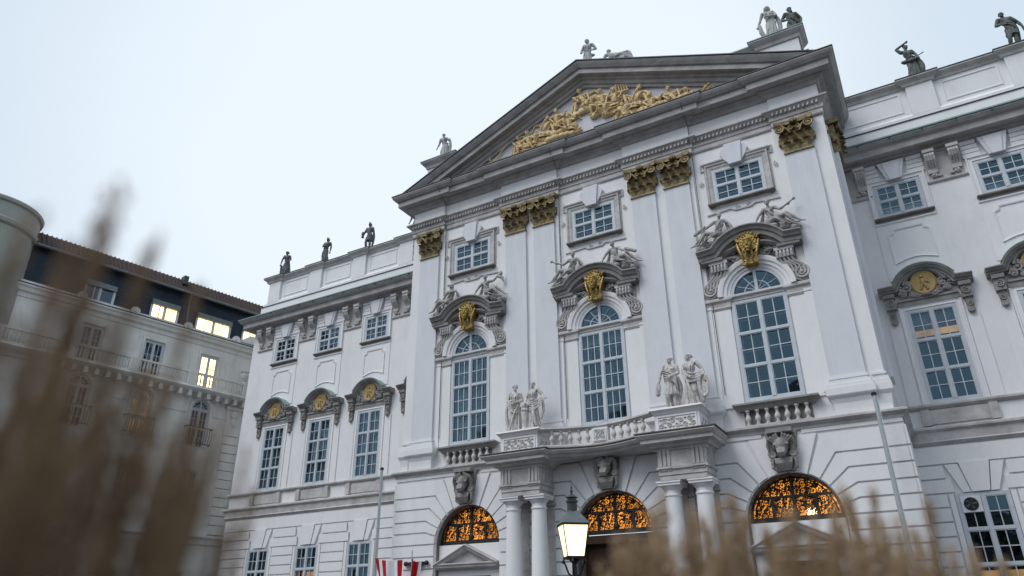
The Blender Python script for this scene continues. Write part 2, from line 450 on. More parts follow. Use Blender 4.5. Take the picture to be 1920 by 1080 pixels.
# walls
mb = MB()
holes = []
for bx in (-6, 0, 6):
    holes.append(window_hole(bx, 0.95, 7.72, 0, 11.62))
    holes.append(window_hole(bx, 0.95, 15.55, 17.03))
mb.wall([(-9.3, 6.7), (9.3, 6.7), (9.3, 20.1), (-9.3, 20.1)], holes, 0, 0.3)
for sx in (-1, 1): mb.quad((sx * 9.3, 0, 6.7), (sx * 9.3, WY, 6.7), (sx * 9.3, WY, 20.1), (sx * 9.3, 0, 20.1))
obj('wall', mb, 'plaster', palace)
WX = [11.17 + 3.42 * i for i in range(4)]
def wing(sgn, x_end, n, name):
    xs = [sgn * x for x in WX[:n]]
    a, b = sorted((sgn * 9.2, x_end)); hl = []
    for x in xs:
        hl.append(window_hole(x, 0.80, 7.8, 11.27)); hl.append(window_hole(x, 0.80, 15.13, 16.58))
    m_ = MB().wall([(a, 6.3), (b, 6.3), (b, 17.7), (a, 17.7)], hl, WY, 0.3)
    m_.quad((x_end, WY, 6.3), (x_end, 22, 6.3), (x_end, 22, 17.7), (x_end, WY, 17.7))
    obj('wall', m_, 'plaster', palace)
    # rusticated ground floor
    hl = [window_hole(x, 0.76, 1.5, 4.8) for x in xs]
    m_ = MB().wall([(a, 0), (b, 0), (b, 6.4), (a, 6.4)], hl, WY + 0.02, 0.3)
    m_.quad((x_end, WY + .02, 0), (x_end, 22, 0), (x_end, 22, 6.4), (x_end, WY + .02, 6.4))
    o = obj('rusticated_base', m_, 'plaster', palace)
    blk = MB()
    zs = [0.0, 0.8, 1.25, 1.7, 2.15, 2.6, 3.05, 3.5, 3.95, 4.4, 4.84, 5.3, 5.76, 6.38]
    for z0, z1 in zip(zs, zs[1:]):
        cuts = []
        for x in xs:
            if z0 < 4.7 and z1 > 1.4: cuts.append((x - 0.95, x + 0.95))
            elif z0 >= 4.7 and z1 < 5.8:
                t = (z0 - 4.8) / 0.95; wd = 0.58 + 0.30 * (t + 0.4); cuts.append((x - wd, x + wd))
        cuts.sort(); p = a
        ends = []
        for c0, c1 in cuts: ends.append((p, c0)); p = c1
        ends.append((p, b))
        for e0, e1 in ends:
            if e1 - e0 > 0.05: blk.prism(inset([(e0, z0), (e1, z0), (e1, z1), (e0, z1)], 0.028), WY - 0.06, WY + 0.03)
    for x in xs:      # flat keystones and frames of the ground floor windows
        for p, yy in (([(-.50, 4.84), (-.28, 4.84), (-.46, 5.74), (-.84, 5.74)], -.075), ([(-.25, 4.84), (.25, 4.84), (.43, 5.78), (-.43, 5.78)], -.11),
                      ([(.28, 4.84), (.50, 4.84), (.84, 5.74), (.46, 5.74)], -.075)):
            blk.prism([(x + q[0], q[1]) for q in p], WY + yy, WY + 0.03)
        blk.box(x - .93, x - .78, WY - .06, WY + .03, 1.4, 4.8); blk.box(x + .78, x + .93, WY - .06, WY + .03, 1.4, 4.8)
    obj('rustication', blk, 'plaster', o)
    return xs
xl = wing(-1, -24.3, 4, 'left'); xr = wing(1, 27.0, 4, 'right')

# rusticated ground floor of the centre block, with stepped arch stones
BY = -0.10
mb = MB()
holes = []
for bx in (-6, 0, 6): holes.append([(bx - ARCH_R, 0.01), (bx + ARCH_R, 0.01), (bx + ARCH_R, ARCH_Z)] + arc(bx, ARCH_Z, ARCH_R, 0, 180, 28)[1:-1] + [(bx - ARCH_R, ARCH_Z)])
mb.wall([(-9.52, 0), (9.52, 0), (9.52, 6.7), (-9.52, 6.7)], holes, BY + 0.03, 0.75)
for sx in (-1, 1): mb.quad((sx * 9.52, BY + .03, 0), (sx * 9.52, WY, 0), (sx * 9.52, WY, 6.7), (sx * 9.52, BY + .03, 6.7))
base = obj('rusticated_base', mb, 'plaster', palace)
blk = MB()
JZ = [6.42, 5.78, 5.31, 4.84, 4.40, 3.95]; JA = [24, 38.5, 51.5, 64, 76, 87.5]; JB = [1.12, 1.50, 1.78, 1.95, 1.93, 1.47]
def arch_pt(bx, sg, a, r=ARCH_R): return (bx + sg * r * math.sin(rad(a)), ARCH_Z + r * math.cos(rad(a)))
for bx in (-6, 0, 6):
    for sg in (-1, 1):
        edge = {(-6, -1): -9.52, (-6, 1): -3.0, (0, -1): -3.0, (0, 1): 3.0, (6, -1): 3.0, (6, 1): 9.52}[(bx, sg)]
        for k in range(5):
            arcp = [arch_pt(bx, sg, JA[k] + (JA[k + 1] - JA[k]) * t / 4) for t in range(5)]
            poly = [(edge, JZ[k]), (bx + sg * JB[k], JZ[k])] + arcp + [(bx + sg * JB[k + 1], JZ[k + 1]), (edge, JZ[k + 1])]
            blk.prism(inset(poly, 0.030), BY - 0.05, BY + 0.04)
        zs = [3.95, 3.50, 3.05, 2.6, 2.15, 1.7, 1.25, 0.8, 0.0]
        for z1, z0 in zip(zs, zs[1:]):
            e = bx + sg * ARCH_R; lo, hi = sorted((edge, e))
            blk.prism(inset([(lo, z0), (hi, z0), (hi, z1), (lo, z1)], 0.030), BY - 0.05, BY + 0.04)
        # raised panel with a step at the top band
        top = [(edge, 6.66), (bx + sg * 0.62, 6.66), (bx + sg * 0.62, 6.50), (edge, 6.50)]
        blk.prism(top, BY - 0.03, BY + 0.04)
    kp = [arch_pt(bx, -1, 23), (bx - 1.05, 6.44), (bx + 1.05, 6.44)] + [arch_pt(bx, 1, 23 - 46 * t / 8) for t in range(8)]
    blk.prism(kp, BY - 0.065, BY + 0.04)
for z0, z1 in zip([0.0, 0.8, 1.25, 1.7, 2.15, 2.6, 3.05, 3.5, 3.95, 4.4, 4.84, 5.31, 5.78], [0.8, 1.25, 1.7, 2.15, 2.6, 3.05, 3.5, 3.95, 4.4, 4.84, 5.31, 5.78, 6.42]):
    for sx in (-1, 1):
        x0, x1 = sorted((sx * 9.50, sx * 9.565))
        blk.box(x0, x1, BY - 0.049, WY, z0 + 0.03, z1 - 0.03)
obj('rustication', blk, 'plaster', base)

# string course, runs round the centre block
mb = MB().sweep([(-9.52, WY - .05), (-9.52, BY), (9.52, BY), (9.52, WY - .05)],
                [(-.12, 6.90), (.10, 6.90), (.20, 6.86), (.20, 6.80), (.13, 6.75), (.06, 6.70), (.05, 6.62), (-.12, 6.62)])
obj('string_course', mb, 'moulding', palace)
# wing string courses and sill bands
for a, b in ((-24.3, -9.56), (9.56, 27.0)):
    pth = [(a, 20), (a, WY), (b, WY)] if a < 0 else [(a, WY), (b, WY)]
    mb = MB().sweep(pth, [(-.1, 7.02), (.14, 7.02), (.22, 6.97), (.22, 6.90), (.12, 6.82), (.10, 6.55), (.14, 6.50), (.04, 6.40), (-.1, 6.40)])
    obj('string_course', mb, 'moulding', palace)
    mb = MB().sweep(pth, [(-.1, 7.80), (.10, 7.80), (.14, 7.76), (.14, 7.70), (.06, 7.62), (-.1, 7.60)])
    obj('sill_band', mb, 'moulding', palace)
    xs = xl if a < 0 else xr
    for x in xs:
        mb = MB().box(x - 1.12, x - .86, WY - .16, WY + .02, 7.05, 7.6); mb.box(x + .86, x + 1.12, WY - .16, WY + .02, 7.05, 7.6)
        mb.box(x - .87, x + .87, WY - .07, WY + .02, 7.10, 7.57)
        obj('apron', mb, 'moulding', palace)

# entablature
PX = [(-8.3, 0.53), (-3.66, 0.50), (-2.27, 0.50), (2.27, 0.50), (3.66, 0.50), (8.3, 0.53)]
st = []
fwdy = -0.12
for x0, x1 in ((-9.32, -7.58), (-4.38, -1.56), (1.56, 4.38), (7.58, 9.32)):
    if x0 > -9: st += [(x0, -0.02)]
    st += [(x0, fwdy), (x1, fwdy)]
    if x1 < 9: st += [(x1, -0.02)]
ring = [(-9.32, WY)] + st + [(9.32, WY)]
mb = MB().sweep(ring, [(-.2, 18.72), (.30, 18.72), (.30, 18.66), (.24, 18.62), (.10, 18.46), (.10, 18.30), (.06, 18.28), (.06, 18.10), (.03, 18.05), (-.2, 18.05)])
n = 0
for (x0, y0), (x1, y1) in zip(st, st[1:]):
    if abs(y0 - y1) < 1e-6:
        k = int((x1 - x0) / 0.15)
        for i in range(k):
            x = x0 + (i + 0.5) * (x1 - x0) / k
            mb.prism([(x - .045, 18.47), (x + .015, 18.47), (x + .055, 18.615), (x - .005, 18.615)], y0 - .225, y0 - .05)
obj('architrave', mb, 'moulding', palace)
mb = MB().sweep(ring, [(-.2, 19.42), (.03, 19.42), (.03, 18.72), (-.2, 18.72)])
obj('frieze', mb, 'plaster', palace)
mb = MB().sweep(ring, [(-.2, 20.22), (.84, 20.22), (.86, 20.16), (.80, 20.06), (.70, 19.96), (.62, 19.94), (.62, 19.68), (.56, 19.66), (.34, 19.66), (.30, 19.58), (.16, 19.52), (.10, 19.40), (-.2, 19.40)])
obj('cornice', mb, 'cornice', palace)
mb = MB().sweep(ring, [(-.2, 20.26), (.88, 20.26), (.88, 20.224), (-.2, 20.224)])
obj('cornice_flashing', mb, 'lead', palace)

# pediment
AP, EN = 24.34, 20.30; HWD = 9.62
pth = [(-HWD, EN), (0, AP), (HWD, EN)]
mb = MB().sweep(pth, [(0, .3), (0, -.84), (.05, -.86), (.14, -.80), (.26, -.70), (.28, -.62), (.50, -.62), (.53, -.56), (.54, -.40), (.62, -.36), (.66, -.26), (.78, -.22), (.82, -.14), (.92, -.12), (.92, .3)], ELEV)
obj('raking_cornice', mb, 'cornice', palace)
mb = MB().sweep(pth, [(-.045, .32), (-.045, -.90), (-.003, -.90), (-.003, .32)], ELEV)
obj('pediment_flashing', mb, 'lead', palace)
mb = MB().prism([(-9.1, 20.2), (9.1, 20.2), (0, 23.85)], 0.0, 0.4)
tymp = obj('tympanum', mb, 'tymp', palace)
mb = MB().prism([(-9.5, 20.22), (9.5, 20.22), (0, 24.2)], 0.41, 3.4)
obj('gable_roof', mb, 'lead', palace)

# attic behind the gable
mb = MB()
for sx in (-1, 1):
    lo, hi = sorted((sx * 7.55, sx * 9.1))
    mb.box(lo, hi, 0.38, 1.3, 20.3, 22.3)
    mb.box(min(sx * 8.75, sx * 9.14), max(sx * 8.75, sx * 9.14), 1.3, 4.6, 20.3, 22.1)
mb.box(-7.55, 7.55, 0.46, 1.2, 20.3, 22.3)
mb.prism([(-1.0, 22.0), (2.6, 22.0), (2.6, 23.9), (1.9, 24.5), (1.3, 24.9), (.5, 25.08), (.42, 25.16), (-.6, 25.16), (-1.0, 24.8)], .62, 1.25)
attic = obj('attic', mb, 'plaster', palace)
mb = MB()
for sx in (-1, 1):
    a, b = sorted((sx * 7.5, sx * 9.1))
    mb.sweep([(a, 1.32), (a, .38), (b, .38), (b, 1.32)], [(-.3, 22.66), (.26, 22.66), (.28, 22.60), (.20, 22.52), (.10, 22.44), (.06, 22.3), (-.3, 22.3)])
    xo = sx * 9.14
    mb.box(min(xo, xo + sx * .22), max(xo, xo + sx * .22), 1.33, 4.6, 22.12, 22.36)
    mb.box(min(sx * 8.7, xo), max(sx * 8.7, xo), 1.33, 4.6, 22.12, 22.36)
mb.sweep([(-7.5, .44), (7.5, .44)], [(-.3, 22.60), (.22, 22.60), (.24, 22.54), (.16, 22.46), (.06, 22.36), (.05, 22.2), (-.3, 22.2)])
obj('attic_cornice', mb, 'moulding', attic)
for sx in (-1, 1):
    a, b = sorted((sx * 7.5, sx * 9.1)); mb = MB()
    mb.sweep([(a, 1.34), (a, .38), (b, .38), (b, 1.34)], [(-.9, 22.70), (.30, 22.70), (.30, 22.664), (-.9, 22.664)])
    obj('attic_flashing', mb, 'copper', attic)

# wing cornices, gutters and parapets
for a, b in ((-24.3, -9.3), (9.3, 27.0)):
    pth = [(a, 21), (a, WY), (b, WY)] if a < 0 else [(a, WY), (b, WY)]
    mb = MB().sweep(pth, [(-.3, 18.20), (.74, 18.20), (.76, 18.14), (.66, 18.02), (.56, 17.96), (.54, 17.92), (.54, 17.70), (.48, 17.66), (.24, 17.64), (.20, 17.56), (.06, 17.50), (.05, 17.42), (-.3, 17.42)])
    c = obj('cornice', mb, 'cornice', palace)
    mb = MB().sweep(pth, [(-.3, 18.40), (.62, 18.34), (.80, 18.26), (.80, 18.20), (-.3, 18.204)])
    obj('gutter', mb, 'copper', c)
    hook = MB().tube([(0, WY - .72, 18.22), (0, WY - .83, 18.16), (0, WY - .80, 18.04)], 0.022).mesh('gutter_hook')
    x = a + 0.9
    while x < min(b, 18) - .3:
        obj('gutter_hook', hook, 'lead', c, (x, 0, 0)); x += 1.14
    q0 = a + 0.55 if a < 0 else a
    pth2 = [(q0, 20), (q0, WY + .1), (b, WY + .1)] if a < 0 else [(q0, WY + .1), (b, WY + .1)]
    mb = MB().sweep(pth2, [(-.4, 19.06), (.22, 19.06), (.22, 18.3), (-.4, 18.3)])
    obj('parapet_plinth', mb, 'plaster', palace)
    mb = MB().sweep(pth2, [(-.4, 19.10), (.26, 19.10), (.26, 19.064), (-.4, 19.064)])
    obj('plinth_flashing', mb, 'lead', palace)
    mb = MB().sweep(pth2, [(-.3, 19.10), (.14, 19.10), (.14, 19.30), (.09, 19.36), (.04, 19.44), (0, 19.47), (0, 20.74), (-.3, 20.74)])
    sgn = -1 if a < 0 else 1
    posts = [sgn * (9.46 + 3.42 * k) for k in range(1, 5)] if a < 0 else [sgn * (9.46 + 3.42 * k) for k in range(1, 5)]
    for p in posts:
        w0, w1 = p - .48, p + .48
        if a < 0: w0 = max(w0, q0 - .02)
        mb.box(w0, w1, WY - .036, WY + .2, 19.32, 20.73)
    sp = sorted([sgn * 9.3] + posts)
    for p0, p1 in zip(sp, sp[1:]):
        l_, r_ = p0 + .78, p1 - .78
        if p0 == 9.3: l_ = p0 + .25
        if p1 == -9.3: r_ = p1 - .25
        mb.sweep([(l_, 19.66), (l_, 20.52), (r_, 20.52), (r_, 19.66)], [(-.04, WY + .11), (-.04, WY + .07), (.0, WY + .065), (.03, WY + .09), (.03, WY + .11)], ELEV, closed=True)
    par = obj('parapet', mb, 'plaster', palace)
    edge = []
    for p in sorted(posts):
        edge += [(p - .52, WY + .1), (p - .52, WY - .04), (p + .52, WY - .04), (p + .52, WY + .1)]
    if a < 0: pth3 = [(q0, 20), (q0, WY - .04)] + edge[2:] + [(b, WY + .1)]
    else: pth3 = [(q0, WY + .1)] + edge + [(b, WY + .1)]
    mb = MB().sweep(pth3, [(-.5, 21.02), (.22, 21.02), (.24, 20.96), (.16, 20.90), (.08, 20.84), (.05, 20.72), (-.5, 20.72)])
    obj('parapet_cap', mb, 'moulding', par)
    mb = MB().sweep(pth3, [(-.5, 21.06), (.25, 21.06), (.25, 21.024), (-.5, 21.024)])
    obj('cap_flashing', mb, 'lead', par)
    mb = MB().box(min(a, b) + .6, max(a, b), WY + .1, 21, 18.21, 18.38)
    obj('flat_roof', mb, 'lead', palace)
mb = MB().box(-9.3, 9.3, 0.3, 22, 19.9, 20.05)
obj('flat_roof', mb, 'lead', palace)

# ---- capitals and pilasters
def capital(hw, H=1.36, zb=16.70, dep=0.20):
    m_ = MB()
    m_.box(-hw - .03, hw + .03, -dep - .05, .12, zb, zb + .055)                       # astragal
    m_.prism([(-hw + .02, zb + .05), (hw - .02, zb + .05), (hw + .06, zb + H - .2), (-hw - .06, zb + H - .2)], -dep - .01, .10)
    def leaf(cx, z0, h, wd, outw, yb=-dep):
        n = 7; vs = []; fs = []
        for i in range(n + 1):
            t = i / n
            yy = yb - .015 - outw * (t ** 3) ; zz = z0 + h * (t if t < .85 else .85 - (t - .85) * .8)
            if t >= .85: yy -= outw * .35 * (t - .85) / .15
            ww = wd * (0.62 + 0.5 * math.sin(PI * min(1, t * 1.05) * .8)) * (1 if i % 2 == 0 else .80) * (1 if t < .8 else .8)
            for u_, dy in ((-1, .03), (-.5, -.01), (0, -.035), (.5, -.01), (1, .03)): vs.append((cx + u_ * ww, yy + dy, zz))
        for i in range(n):
            for q in range(4): fs.append((i * 5 + q, i * 5 + q + 1, (i + 1) * 5 + q + 1, (i + 1) * 5 + q))
        m_.add(vs, fs)
    for k in (-1, 0, 1): leaf(k * hw * .68, zb + .05, .46, .17, .15)
    for k in (-1.0, -.33, .33, 1.0): leaf(k * hw * .92, zb + .30, .56, .16, .17)
    for k in (-.66, 0, .66): leaf(k * hw * .95, zb + .62, .38, .11, .16)
    for sg in (-1, 1):
        m_.spiral(sg * (hw + .02), zb + 1.02, -dep - .17, .19, 1.9, .042, sg, rad(90), n=30)
        m_.spiral(sg * (hw + .02), zb + 1.02, -dep - .10, .17, 1.2, .05, sg, rad(90), n=22)
        m_.ell((sg * (hw + .02), -dep - .16, zb + 1.02), (.055, .05, .055))
        m_.tube([(sg * hw * .25, -dep - .06, zb + .72), (sg * hw * .55, -dep - .12, zb + 1.0), (sg * hw * .85, -dep - .15, zb + 1.17), (sg * hw, -dep - .17, zb + 1.2)], [.05, .05, .04, .035])
        m_.spiral(sg * hw * .22, zb + 1.02, -dep - .10, .11, 1.4, .03, -sg, rad(90), n=18)
        for q in range(3): m_.ell((sg * (hw + .10), -dep + .06 + .08 * q, zb + .5 + .18 * q), (.06, .09, .12))
    pl = []
    for i in range(9):
        t = -1 + 2 * i / 8
        pl.append((t * (hw + .17), -dep - .20 + .10 * (1 - t * t)))
    vs = [(x, y, zb + H - .16) for x, y in pl] + [(hw + .17, .1, zb + H - .16), (-hw - .17, .1, zb + H - .16)]
    k = len(vs); vs += [(x * 1.03, y * 1.05, zb + H) for x, y, z in vs]
    m_.add(vs, [list(range(k)), list(range(k, 2 * k))[::-1]] + [(i, (i + 1) % k, k + (i + 1) % k, k + i) for i in range(k)])
    for q in range(5): m_.ell(((q - 2) * .05, -dep - .16, zb + H - .08 + (.03 if q % 2 else 0)), (.05, .06, .09))
    return m_
capm = capital(.50).mesh('capital')
for i, (px, hw) in enumerate(PX):
    m_ = MB().box(-hw, hw, -.19, .0, 8.08, 16.72)
    o = obj('pilaster', m_, 'pilaster', palace, (px, 0, 0))
    ob = obj('capital', capm, 'bronze', o)
    # base: plinth, torus, scotia, torus, scooped pedestal block
    m_ = MB()
    e = 0.06
    for z0, z1, d in ((8.02, 8.10, .05), (7.94, 8.02, .02), (7.84, 7.94, .10), (7.72, 7.84, .14)):
        m_.box(-hw - d, hw + d, -.19 - d, 0, z0, z1)
    m_.sweep([(-hw - .02, 0), (-hw - .02, -.19), (hw + .02, -.19), (hw + .02, 0)],
             [(-.1, 7.72), (.17, 7.72), (.17, 7.50), (.15, 7.46), (.08, 7.38), (.03, 7.24), (.02, 7.06), (.02, 6.9), (-.1, 6.9)])
    obj('base', m_, 'plaster', o)
for x0, x1 in ((-9.33, -7.5), (-4.33, -1.6), (1.6, 4.33), (7.5, 9.33)):
    obj('pilaster_backing', MB().box(x0, x1, -.085, .02, 7.72, 18.06), 'plaster', palace)
for sx in (-1, 1): obj('pilaster_backing', MB().box(min(sx * 9.28, sx * 9.38), max(sx * 9.28, sx * 9.38), .45, 1.7, 7.72, 18.06), 'plaster', palace)
# bases on the side strips
for x0, x1 in ((-9.34, -9.0), (9.0, 9.34)):
    mb = MB()
    for z0, z1, d in ((8.02, 8.10, .04), (7.84, 7.94, .08), (7.72, 7.84, .11)): mb.box(x0 - d, x1 + d, -.10 - d, .0, z0, z1)
    mb.sweep([(x0, 3), (x0, -.10), (x1, -.10), (x1, 3)], [(-.1, 7.72), (.13, 7.72), (.13, 7.5), (.06, 7.38), (.02, 7.1), (.02, 6.9), (-.1, 6.9)])
    obj('corner_pedestal', mb, 'plaster', palace)
m_ = MB().box(-.5, .5, -.16, 0, 8.08, 16.72)
for sx in (-1, 1):
    o = obj('pilaster', m_ if sx < 0 else pm, 'pilaster', palace, (sx * 9.38, 1.08, 0), rz=sx * PI / 2)
    pm = o.data
    obj('capital', capm, 'bronze', o)
for x in (-7.47, -1.53, 4.41):
    mb = MB().tube([(x, -.9, 20.28), (x, -.93, 20.1), (x, -.72, 19.75), (x, -.40, 19.55), (x, -.17, 19.3), (x, -.17, 18.75), (x, -.36, 18.6), (x, -.16, 18.3), (x, -.10, 17.9), (x, -.10, 8.1)], .013, 5)
    obj('lightning_conductor', mb, 'lead', palace)
#@@WINDOWS
# ------------------------------------------------------------------ windows
def casement(hw, z0, z1, tiers, cols=2, rows=2, y=0.0, fan=None, mw=0.105, tw=0.08):
    m_ = MB()
    fw = 0.05
    m_.box(-hw - .06, -hw + fw, y - .05, y + .08, z0 - .06, z1 + .06); m_.box(hw - fw, hw + .06, y - .05, y + .08, z0 - .06, z1 + .06)
    m_.box(-hw + fw, hw - fw, y - .048, y + .078, z0 - .06, z0 + fw); m_.box(-hw + fw, hw - fw, y - .048, y + .078, z1 - fw, z1 + .06)
    m_.box(-mw / 2, mw / 2, y - .065, y + .07, z0 + fw, z1 - fw)
    H = (z1 - z0) / tiers
    for t in range(1, tiers): m_.box(-hw + fw, hw - fw, y - .058, y + .066, z0 + t * H - tw / 2, z0 + t * H + tw / 2)
    for sg in (-1, 1):
        lo, hi = sorted((sg * mw / 2, sg * (hw - fw)))
        for t in range(tiers):
            a, b = z0 + t * H + (tw / 2 if t else fw), z0 + (t + 1) * H - (tw / 2 if t < tiers - 1 else fw)
            sw = 0.032
            m_.box(lo, lo + sw, y - .035, y + .05, a, b); m_.box(hi - sw, hi, y - .035, y + .05, a, b)
            m_.box(lo + sw, hi - sw, y - .033, y + .048, a, a + sw); m_.box(lo + sw, hi - sw, y - .033, y + .048, b - sw, b)
            for c in range(1, cols):
                x = lo + (hi - lo) * c / cols; m_.box(x - .0145, x + .0145, y - .024, y + .03, a + sw, b - sw)
            for r_ in range(1, rows):
                z = a + (b - a) * r_ / rows; m_.box(lo + sw, hi - sw, y - .021, y + .027, z - .0145, z + .0145)
    if fan:
        zc, r = fan
        m_.sweep(arc(0, zc, r, 180, 0, 24), [(-.05, y - .05), (-.05, y + .08), (.07, y + .08), (.07, y - .05)], ELEV)
        m_.box(-mw / 2, mw / 2, y - .066, y + .07, zc + .02, zc + r - .06)
        m_.box(-r + .05, r - .05, y - .06, y + .07, zc, zc + .07)
        for a in (28, 58, 122, 152):
            c_, s_ = math.cos(rad(a)), math.sin(rad(a))
            m_.tube([(.06 * c_, y, zc + .08 + .06 * s_), ((r - .06) * c_, y, zc + (r - .06) * s_)], .018, 4)
        m_.sweep(arc(0, zc, r * .5, 176, 4, 18), [(-.015, y - .02), (-.015, y + .02), (.015, y + .02), (.015, y - .02)], ELEV)
    return m_
def interior(hw, z0, z1, y0=0.1, dep=1.6):
    m_ = MB()
    a, b = (-hw - .3, z0 - .3), (hw + .3, z1 + .3)
    y1 = y0 + dep
    m_.quad((a[0], y1, a[1]), (b[0], y1, a[1]), (b[0], y1, b[1]), (a[0], y1, b[1]))
    m_.quad((a[0], y0 + .12, a[1]), (a[0], y1, a[1]), (a[0], y1, b[1]), (a[0], y0 + .12, b[1]))
    m_.quad((b[0], y0 + .12, a[1]), (b[0], y1, a[1]), (b[0], y1, b[1]), (b[0], y0 + .12, b[1]))
    m_.quad((a[0], y0 + .12, a[1]), (b[0], y0 + .12, a[1]), (b[0], y1, a[1]), (a[0], y1, a[1]))
    m_.quad((a[0], y0 + .12, b[1]), (b[0], y0 + .12, b[1]), (b[0], y1, b[1]), (a[0], y1, b[1]))
    return m_
def pane(hw, z0, z1, y=0.012, fan=None, nx=2, nz=2):
    m_ = MB(); rnd = random.Random(int(hw * 1000 + z0 * 100))     # every pane set a little out of true
    for i in range(nx):
        for k in range(nz):
            a, b = -hw + 2 * hw * i / nx, -hw + 2 * hw * (i + 1) / nx; c, d = z0 + (z1 - z0) * k / nz, z0 + (z1 - z0) * (k + 1) / nz
            t, u = rnd.uniform(-.022, .022) * (b - a), rnd.uniform(-.03, .03) * (d - c)
            m_.quad((a, y - t - u, c), (b, y + t - u, c), (b, y + t + u, d), (a, y - t + u, d))
    if fan: m_.add([(p[0], y, p[1]) for p in arc(0, fan[0], fan[1], 0, 180, 20)], [list(range(21))])
    return m_
def curtain(x0, x1, z0, z1, y, folds=5):
    n = folds * 6; vs = []
    for i in range(n + 1):
        x = x0 + (x1 - x0) * i / n; d = .035 * math.sin(2 * PI * folds * i / n)
        vs += [(x, y + d, z0), (x, y + d, z1)]
    return MB().add(vs, [(2 * i, 2 * i + 2, 2 * i + 3, 2 * i + 1) for i in range(n)])
mesh_cache = {}
def cached(key, fn, fix=True):
    if key not in mesh_cache: mesh_cache[key] = fn().mesh(key[0], fix)
    return mesh_cache[key]
def window(kind, loc, parent, hw, z0, z1, tiers, cols, rows, fan=None, room='dark', curt=None, inner=True, pname='window', blind=None):
    o = obj(pname, cached(('window', kind), lambda: casement(hw, z0, z1, tiers, cols, rows, 0, fan)), 'paint', parent, loc)
    obj('pane', cached(('pane', kind), lambda: pane(hw, z0, z1, .012, fan, cols * 2, tiers * rows), False), 'glass', o)
    if inner:
        obj('inner_frame', cached(('inner', kind), lambda: casement(hw - .03, z0 + .03, z1 - .03, tiers, cols, rows, .24, (fan[0], fan[1] - .04) if fan else None, .12, .09)), 'innerpaint', o)
    obj('interior', cached(('interior', kind, room), lambda: interior(hw, z0, z1 if not fan else fan[0] + fan[1])), room, o)
    if curt:
        for c in curt:
            obj('curtain', cached(('curtain', kind, c), lambda: curtain(c[0] * hw, c[1] * hw, z0 + c[2] * (z1 - z0), z0 + c[3] * (z1 - z0), .335)), 'curtain', o)
    return o

def volute_bracket(sg):
    m_ = MB()
    x0, x1 = sorted((sg * .82, sg * 1.48))
    m_.box(x0, x1, -.36, 0, 12.86, 12.98); m_.box(x0 + .03, x1 - .03, -.30, 0, 12.60, 12.86)
    for q in range(5):
        x = x0 + .09 + q * (x1 - x0 - .18) / 4; m_.tube([(x, -.31, 12.6), (x, -.34, 12.74), (x, -.31, 12.86)], .045, 6)
    for q in range(4):                       # flutes running down to the scroll
        xa = sg * (.95 + .13 * q); xb = sg * (1.33 + .12 * q)
        m_.tube([(xa, -.24, 12.62), (xa + sg * .06, -.20, 12.45), (xb - sg * .04, -.17, 12.25), (xb, -.16, 12.02)], [.05, .05, .045, .04], 6)
    m_.lathe([(0.001, -.01), (.29, -.01), (.31, .03), (.31, .13), (.001, .13)], (0, 0, 0), 20)
    k = len(m_.v) - 20 * 5
    for i in range(k, len(m_.v)):            # stand the disc upright
        x, y, z = m_.v[i]; m_.v[i] = (sg * 1.57 + x, -z - .02, 11.97 + y)
    m_.spiral(sg * 1.57, 11.97, -.17, .27, 2.1, .05, -sg, rad(90), n=36)
    m_.ell((sg * 1.57, -.18, 11.97), (.07, .06, .07))
    return m_
def arch_pediment():
    m_ = MB()
    R_ = (1.3 ** 2 + .62 ** 2) / (2 * .62); zc = 14.08 - R_
    a = math.degrees(math.asin(1.3 / R_))
    pth = [(-1.84, 13.42), (-1.3, 13.46)] + arc(0, zc, R_, 90 + a, 90 - a, 20)[1:-1] + [(1.3, 13.46), (1.84, 13.42)]
    m_.sweep(pth, [(0, .0), (0, -.62), (.05, -.64), (.12, -.56), (.20, -.52), (.21, -.46), (.36, -.44), (.38, -.32), (.44, -.28), (.44, .0)], ELEV)
    pth2 = arc(0, 11.62, 1.86, 140, 40, 18)
    m_.sweep(pth2, [(-.06, 0), (-.06, -.30), (.02, -.34), (.10, -.26), (.14, -.16), (.14, 0)], ELEV)
    for sg in (-1, 1):
        lo, hi = sorted((sg * .95, sg * 1.72)); m_.box(lo, hi, -.42, .0, 12.98, 13.1)
    return m_
def pediment_relief(sg):
    m_ = MB(); rnd = random.Random(5)
    if True:
        for (x, z, r) in ((.62, 13.30, .16), (.95, 12.98, .14), (.55, 13.02, .12)):
            m_.spiral(sg * x, z, -.16, r, 1.5, .045, sg, rnd.uniform(0, 6))
        for q in range(14):
            t = q / 13; x = .42 + .75 * t; z = 12.92 + .22 * math.sin(t * PI) - .12 * t
            m_.ell((sg * x, -.17, z + rnd.uniform(-.04, .04)), (rnd.uniform(.05, .09), .08, rnd.uniform(.05, .08)))
        m_.prism([(sg * q[0], q[1]) for q in ((.62, 12.95), (.95, 12.75), (1.05, 13.0), (.8, 13.25))], -.10, 0)
    return m_
